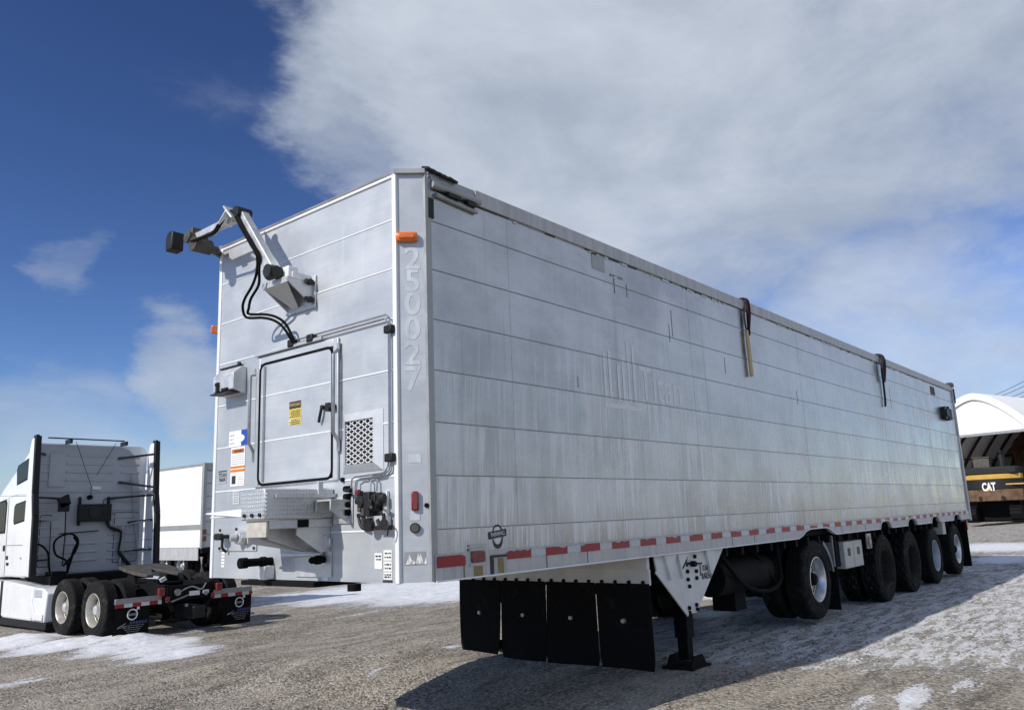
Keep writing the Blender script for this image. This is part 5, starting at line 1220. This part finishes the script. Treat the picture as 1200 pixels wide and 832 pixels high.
    mb.tube([(XL+.72, yb-.27, .95), (XL+.95, yb-.27, 1.25), (XL+.98, yb-.27, 1.50), (XL+.78, yb-.28, 1.62), (XL+.52, yb-.28, 1.48), (XL+.55, yb-.28, 1.2), (XL+.78, yb-.27, 1.05), (XL+.82, yb-.26, .8)], .022, 7, 5)
    mb.tube([(XL+.90, yb-.27, 1.55), (XL+.98, yb-.27, 1.42), (XL+.92, yb-.27, 1.28), (XL+.80, yb-.27, .8)], .028, 7, 4)
    mb.tube([(XL+.10, yb-.2, 1.30), (XL+.22, yb-.25, 1.42), (XL+.40, yb-.26, 1.25), (XL+.44, yb-.26, 1.0), (XL+.50, yb-.2, .8)], .022, 7, 5)
    mb.tube([(XL+.10, yb-.2, 1.30), (XL+.12, yb-.25, 1.05), (XL+.20, yb-.26, .82)], .026, 7, 4)
    mb.each('air_hose', 'black rubber', t)
    mb = MB(); mb.tube([(XC-.62, yb-.05, 1.62), (XC+.2, yb-.05, 1.66)], .012, 6); mb.tube([(XL+.25, yb-.05, 1.9), (XL+.5, yb-.05, 1.88), (XL+.52, yb-.05, .9)], .010, 6); mb.box(XL+.1, XL+.5, yb-.1, yb-.05, 1.08, 1.11); mb.each('rail_tube', 'black steel', t)
    # windows and door on the left flank (and mirrored on the right)
    for s, x in ((-1, XC-1.247), (1, XC+1.247)):
        for pts, nm in (([(14.78, 2.82), (15.46, 2.72), (15.52, 3.02), (15.46, 3.10), (14.86, 3.22), (14.78, 3.18)], 'upper_window'), ([(14.74, 1.95), (15.44, 1.88), (15.50, 1.94), (15.50, 2.22), (15.42, 2.27), (14.80, 2.33), (14.74, 2.28)], 'sleeper_window'), ([(15.98, 1.72), (16.85, 1.70), (17.2, 1.75), (16.95, 2.32), (16.05, 2.36), (15.98, 2.3)], 'door_window')):
            if s > 0 and nm != 'door_window': pts = [(y+.25, z) for y, z in pts]
            mb = MB(); mb.prism([(x+s*.006, y, z) for y, z in pts], (-s*.03, 0, 0)); mb.build(nm, 'dark glass', t, bevel=.006)
            mb = MB(); mb.prism([(x+s*.002, 15.12+(y-15.12)*1.05 if y < 15.74 else 16.55+(y-16.55)*1.05, sum(q for _, q in pts)/len(pts)+(z-sum(q for _, q in pts)/len(pts))*1.13) for y, z in pts], (-s*.03, 0, 0)); mb.build('window_frame', 'black plastic', t)
        mb = MB()
        for a, b in (((14.45, 2.42), (16.4, 2.50)), ((14.40, 1.42), (15.8, 1.42)), ((15.80, .80), (15.86, 2.40))): mb.bar((x+s*.001, *a), (x+s*.001, *b), .010, .008, up=(1, 0, 0))
        mb.each('body_seam', 'seam', t)
        mb = MB(); mb.prism([(x+s*.004, y, z) for y, z in ((14.45, 2.44), (15.4, 2.48), (16.4, 2.36), (16.4, 2.52), (15.4, 2.62), (14.45, 2.53))], (-s*.03, 0, 0)); mb.build('flank_ridge', 'cab white', t, bevel=.012)
        mb = MB(); mb.box(x+s*.008-.01, x+s*.008+.01, 15.88, 15.96, 1.30, 1.42); mb.box(x-.012, x+.012, 15.60, 15.72, 1.00, 1.06); mb.box(x-.012, x+.012, 15.66, 15.76, 1.12, 1.20); mb.each('door_hardware', 'black plastic', t, bevel=.006)
        mb = MB(); 
        for k in range(5): mb.box(x-.0075, x+.0075, 14.72+k*.055, 14.75+k*.055, 1.135, 1.165)
        mb.build('model_lettering', 'logo grey', t)
        # fairings low on the flank
        xs = XL if s < 0 else XR
        mb = MB(); mb.prism([(xs+s*.02, y, z) for y, z in ((13.98, .60), (15.6, .70), (15.6, -.02), (15.5, -.06), (13.98, -.06))], (-s*.5, 0, 0)); mb.build('tank_fairing', 'cab white', t, bevel=.035)
        mb = MB(); mb.prism([(xs+s*.015, y, z) for y, z in ((13.28, .50), (13.5, .58), (13.96, .60), (13.96, -.06), (13.35, -.06))], (-s*.45, 0, 0)); mb.build('step_fairing', 'cab white', t, bevel=.03)
        mb = MB(); mb.box(xs+s*.022, xs-s*.1, 13.5, 13.9, .40, .56); mb.build('step_recess', 'cab rear grey', t, bevel=.02)
        mb = MB(); mb.prism([(xs+s*.045, y, z) for y, z in ((13.38, .10), (13.75, .10), (13.93, .32), (13.93, .05), (13.8, -.02), (13.38, -.02))], (-s*.04, 0, 0)); mb.build('step_tread', 'white paint and seam glint', t, bevel=.008)
        mb = MB(); mb.box(xs+s*.0, xs-s*.3, 13.30, 17.6, -.20, -.065); mb.box(xs+s*.01, xs-s*.3, 15.62, 15.75, -.05, .68); mb.build('lower_skirt', 'black plastic', t, bevel=.012)
        mb = MB(); mb.prism([(xs+s*.0, y, z) for y, z in ((15.77, .66), (17.3, .76), (17.3, -.05), (15.77, -.05))], (-s*.4, 0, 0)); mb.build('entry_step', 'cab white', t, bevel=.03)
        # bonnet side: fender arch
        mb = MB(); pr = [(18.55+.66*math.cos(R(a)), zg+.5+.66*math.sin(R(a))) for a in range(0, 181, 12)]
        pr2 = [(18.55+.60*math.cos(R(a)), zg+.5+.60*math.sin(R(a))) for a in range(180, -1, -12)]
        m2 = MB()
        for k in range(len(pr)-1): m2.prism([(xs, *pr[k]), (xs, *pr[k+1]), (xs, *pr2[len(pr)-2-k]), (xs, *pr2[len(pr)-1-k])], (-s*.55, 0, 0))
        m2.build('front_fender', 'cab white', t)
        mb = MB(); mb.box(xs-s*.25, xs+s*.12, 17.55, 17.63, 1.35, 2.05); mb.bar((xs-s*.25, 17.6, 1.5), (xs+s*.0, 17.6, 1.6), .05, .05); mb.build('mirror', 'black plastic', t, bevel=.03)
        mb = MB(); mb.obox((xs-s*.2, 19.55, .78), (.16, .02, 0), (0, .10, .02), (0, 0, .08)); mb.build('headlight', 'white reflective', t, bevel=.02)
        make_wheel(t, (xs+s*.0, 18.55, zg+.5), (s, 0, 0), .5, .3, False, 'tread rubber', 'rim aluminium', 'cast aluminium')
    mb = MB(); mb.prism([(XC-1.02, 17.22, 2.42), (XC+1.02, 17.22, 2.42), (XC+.96, 17.94, 1.50), (XC-.96, 17.94, 1.50)], (0, .03, .03)); mb.build('windscreen', 'dark glass', t)
    mb = MB(); mb.box(XL+.02, XR-.02, 19.45, 19.8, -.02, .42); mb.build('front_bumper', 'cab white', t, bevel=.08)
    mb = MB(); mb.box(XC-.5, XC+.5, 19.78, 19.9, .45, 1.0); mb.build('grille', 'black plastic', t, bevel=.03)
    # chassis
    mb = MB()
    for x in (XC-.43, XC+.43): mb.box(x-.04, x+.04, 10.35, 19.2, .36, .64)
    mb.each('frame_rail', 'chassis dark', t)
    mb = MB(); mb.box(XC-.43, XC+.43, 10.32, 10.42, .36, .62); mb.box(XC-.43, XC+.43, 11.9, 12.0, .36, .6)
    for s in (-1, 1): mb.prism([(XC+s*.47, 10.35, .62), (XC+s*.47, 10.95, .72), (XC+s*.47, 11.0, .64), (XC+s*.47, 10.35, .30)], (s*.02, 0, 0)); mb.bar((XC+s*.44, 10.35, .42), (XC+s*.30, 10.33, .18), .1, .06)
    mb.box(XC-1.0, XC+1.0, 14.0, 15.2, .60, .78); mb.box(XC-.9, XC+.9, 13.4, 16, .1, .5); mb.box(XL+.35, XL+.62, 14.05, 14.4, .62, .86); mb.each('cross_member', 'chassis dark', t)
    mb = MB(); mb.bar((XC-.38, 10.31, .34), (XC+.05, 10.31, .46), .03, .025); mb.cyl((XC-.25, 10.31, .5), (XC-.25, 10.27, .5), .06, n=14); mb.cyl((XC+.30, 10.31, .44), (XC+.30, 10.28, .44), .04, n=10); mb.cyl((XC-.08, 10.31, .26), (XC-.08, 10.27, .26), .03, n=10); mb.tube([(XC-.2, 10.33, .5), (XC, 10.28, .58), (XC+.2, 10.28, .52), (XC+.3, 10.3, .62)], .014, 6, 5); mb.each('rear_fittings', 'steel tube', t)
    mb = MB(); mb.box(XC-.02, XC+.18, 10.29, 10.31, .42, .50); mb.box(XC+.24, XC+.36, 10.29, 10.31, .44, .50); mb.each('licence_lamp', 'white paint and seam glint', t)
    for s in (-1, 1):
        mb = MB(); mb.box(XC+s*.50, XC+s*.62, 10.26, 10.32, .46, .60); mb.build('tail_light', 'tail light red', t, bevel=.012)
        mb = MB(); mb.box(XC+s*.40, XC+s*.47, 10.27, 10.32, .34, .44); mb.build('marker_light', 'red lens', t, bevel=.008)
    MB().box(XC+.02, XC+.26, 10.2, 10.9, .02, .24).build('suspension_box', 'black steel', t, bevel=.02)
    mb = MB(); mb.cyl((XC-.75, 12.0, .12), (XC-.75, 11.0, .12), .12, n=16); mb.cyl((XC+.5, 12.0, .05), (XC+.5, 11.0, .05), .13, n=16); mb.bar((XC-.5, 10.6, -.02), (XC+.3, 10.6, .0), .05, .05); mb.each('air_tank', 'chassis dark', t)
    for y in (11.3, 12.62):
        mb = MB(); mb.cyl((XL+.5, y, zg+.5), (XR-.5, y, zg+.5), .09, n=14); mb.lathe([(.0, -.22), (.16, -.16), (.2, 0), (.16, .16), (0, .22)], (XC, y, zg+.5), (1, 0, 0), 20); mb.build('drive_axle', 'chassis dark', t)
        make_wheel(t, (XL, y, zg+.505), (-1, 0, 0), .515, .27, True, 'tread rubber', 'rim cream', 'cast aluminium', chrome=True)
        make_wheel(t, (XR, y, zg+.505), (1, 0, 0), .515, .27, True, 'tread rubber', 'rim cream', 'cast aluminium', chrome=True)
    # fifth wheel: greasy plate with the throat open to the rear, tipped back
    mb = MB(); pr = [(-.46, .46), (-.30, .52), (.30, .52), (.46, .46), (.48, .05), (.46, -.15), (.36, -.50), (.24, -.52), (.07, -.08), (0, -.02), (-.07, -.08), (-.24, -.52), (-.36, -.50), (-.46, -.15), (-.48, .05)]
    c = V((XC, 11.75, .82)); ty = R(9)
    def fwp(a, b, h): return c+V((a, b*math.cos(ty)-h*math.sin(ty)*0, b*math.sin(ty)+h))
    left = [(-.46, .46), (-.30, .52), (0, .52), (0, -.02), (-.07, -.08), (-.24, -.52), (-.36, -.50), (-.46, -.15), (-.48, .05)]
    right = [(-a, b) for a, b in left][::-1]
    for q in (left, right): mb.prism([fwp(a, b, 0) for a, b in q], (0, 0, .06))
    fw = mb.build('fifth_wheel', 'greasy steel', t, bevel=.01)
    mb = MB()
    for s in (-1, 1): mb.prism([(XC+s*.45, 11.5, .62), (XC+s*.45, 12.0, .62), (XC+s*.42, 11.85, .82), (XC+s*.42, 11.65, .82)], (s*-.06, 0, 0))
    mb.box(XC-.5, XC+.5, 11.3, 12.2, .60, .63); mb.each('fifth_wheel_mount', 'chassis dark', t)
    MB().obox((XC-.12, 11.1, .70), (.05, .0, .02), (0, .03, 0), (-.02, 0, .03)).build('release_handle', 'white paint and seam glint', t)
    # rear flaps with their bars
    yf = 10.42
    for s, xa, xb in ((-1, XL-.02, XL+.80), (1, XR-.80, XR+.02)):
        mb = MB(); mb.box(xa, xb, yf-.05, yf-.01, .385, .475); mb.box(xa, xb, yf-.06, yf-.05, .465, .475); br = mb.build('flap_bar', 'steel tube', t, bevel=.006)
        x = xa; k = 0 if s < 0 else 1
        mb1, mb2 = MB(), MB()
        while x < xb-.05:
            (mb1 if k % 2 == 0 else mb2).box(x+.002, min(x+.15, xb)-.002, yf-.057, yf-.049, .325, .388); x += .15; k += 1
        mb1.build('red_tape', 'red reflective', br); mb2.build('white_tape', 'white reflective', br)
        fx0, fx1 = (xa, xa+.62) if s < 0 else (xb-.62, xb)
        mb = MB(); P = []
        for j in range(9):
            for i in range(9):
                u, v = i/8, j/8; P.append((fx0+(fx1-fx0)*u, yf-.035-.02*math.sin(math.pi*u)*v+.03*v, .40-.60*v))
        nn = 81; fc = [(j*9+i, j*9+i+1, (j+1)*9+i+1, (j+1)*9+i) for j in range(8) for i in range(8)]
        mb.add(P, fc); P2 = [(a, b+.01, c_) for a, b, c_ in P]; mb.add(P2, fc)
        fl = mb.build('mud_flap', 'black rubber', t, angle=60)
        cxm = fx0+.30 if s < 0 else fx0+.34; cz = .20; yy = yf-.062
        # ring emblem with its arrow
        mb = MB(); rg = [(cxm+.085*math.cos(a), yy, cz+.085*math.sin(a)) for a in [2*math.pi*k/28 for k in range(29)]]
        mb.tube(rg, .0115, 6); mb.bar((cxm+.062, yy, cz+.062), (cxm+.10, yy, cz+.10), .018, .012); mb.obox((cxm+.098, yy, cz+.098), (.022, 0, 0), (0, .004, 0), (0, 0, .022)); mb.build('ring_emblem', 'logo pale', fl)
        mb = MB(); mb.box(cxm-.07, cxm+.07, yy-.003, yy+.004, cz-.018, cz+.018); mb.build('emblem_bar', 'logo grey', fl)
        text('emblem_lettering', 'VOLVO', .036, (cxm, yy-.005, cz), (1, 0, 0), (0, 0, 1), 'sticker ink', fl, .0004, sx=.9)
        rnd = random.Random(31); mb = MB()
        for k in range(6): mb.obox((cxm-.02+k*.052, yy, .062), (.018, 0, 0), (0, .002, 0), (.008, 0, .024))
        mb.build('dealer_name', 'logo blue', fl)
        mb = MB()
        for r_ in range(5):
            x = cxm-.18+.03*r_; z = .015-.032*r_
            while x < cxm+.20-.02*r_: w_ = rnd.uniform(.015, .05); mb.box(x, x+w_, yy-.001, yy+.002, z-.005, z+.005); x += w_+.014
        mb.bar((cxm-.24, yy, .0), (cxm-.11, yy, .06), .006, .012, up=(0, 1, 0)); mb.bar((cxm-.25, yy, -.01), (cxm-.1, yy, .01), .006, .01, up=(0, 1, 0)); mb.build('dealer_print', 'logo grey', fl)
tractor()

# ------------------------------------------------------------------ tidy
for o in bpy.data.objects:
    if '_w' in o: del o['_w']
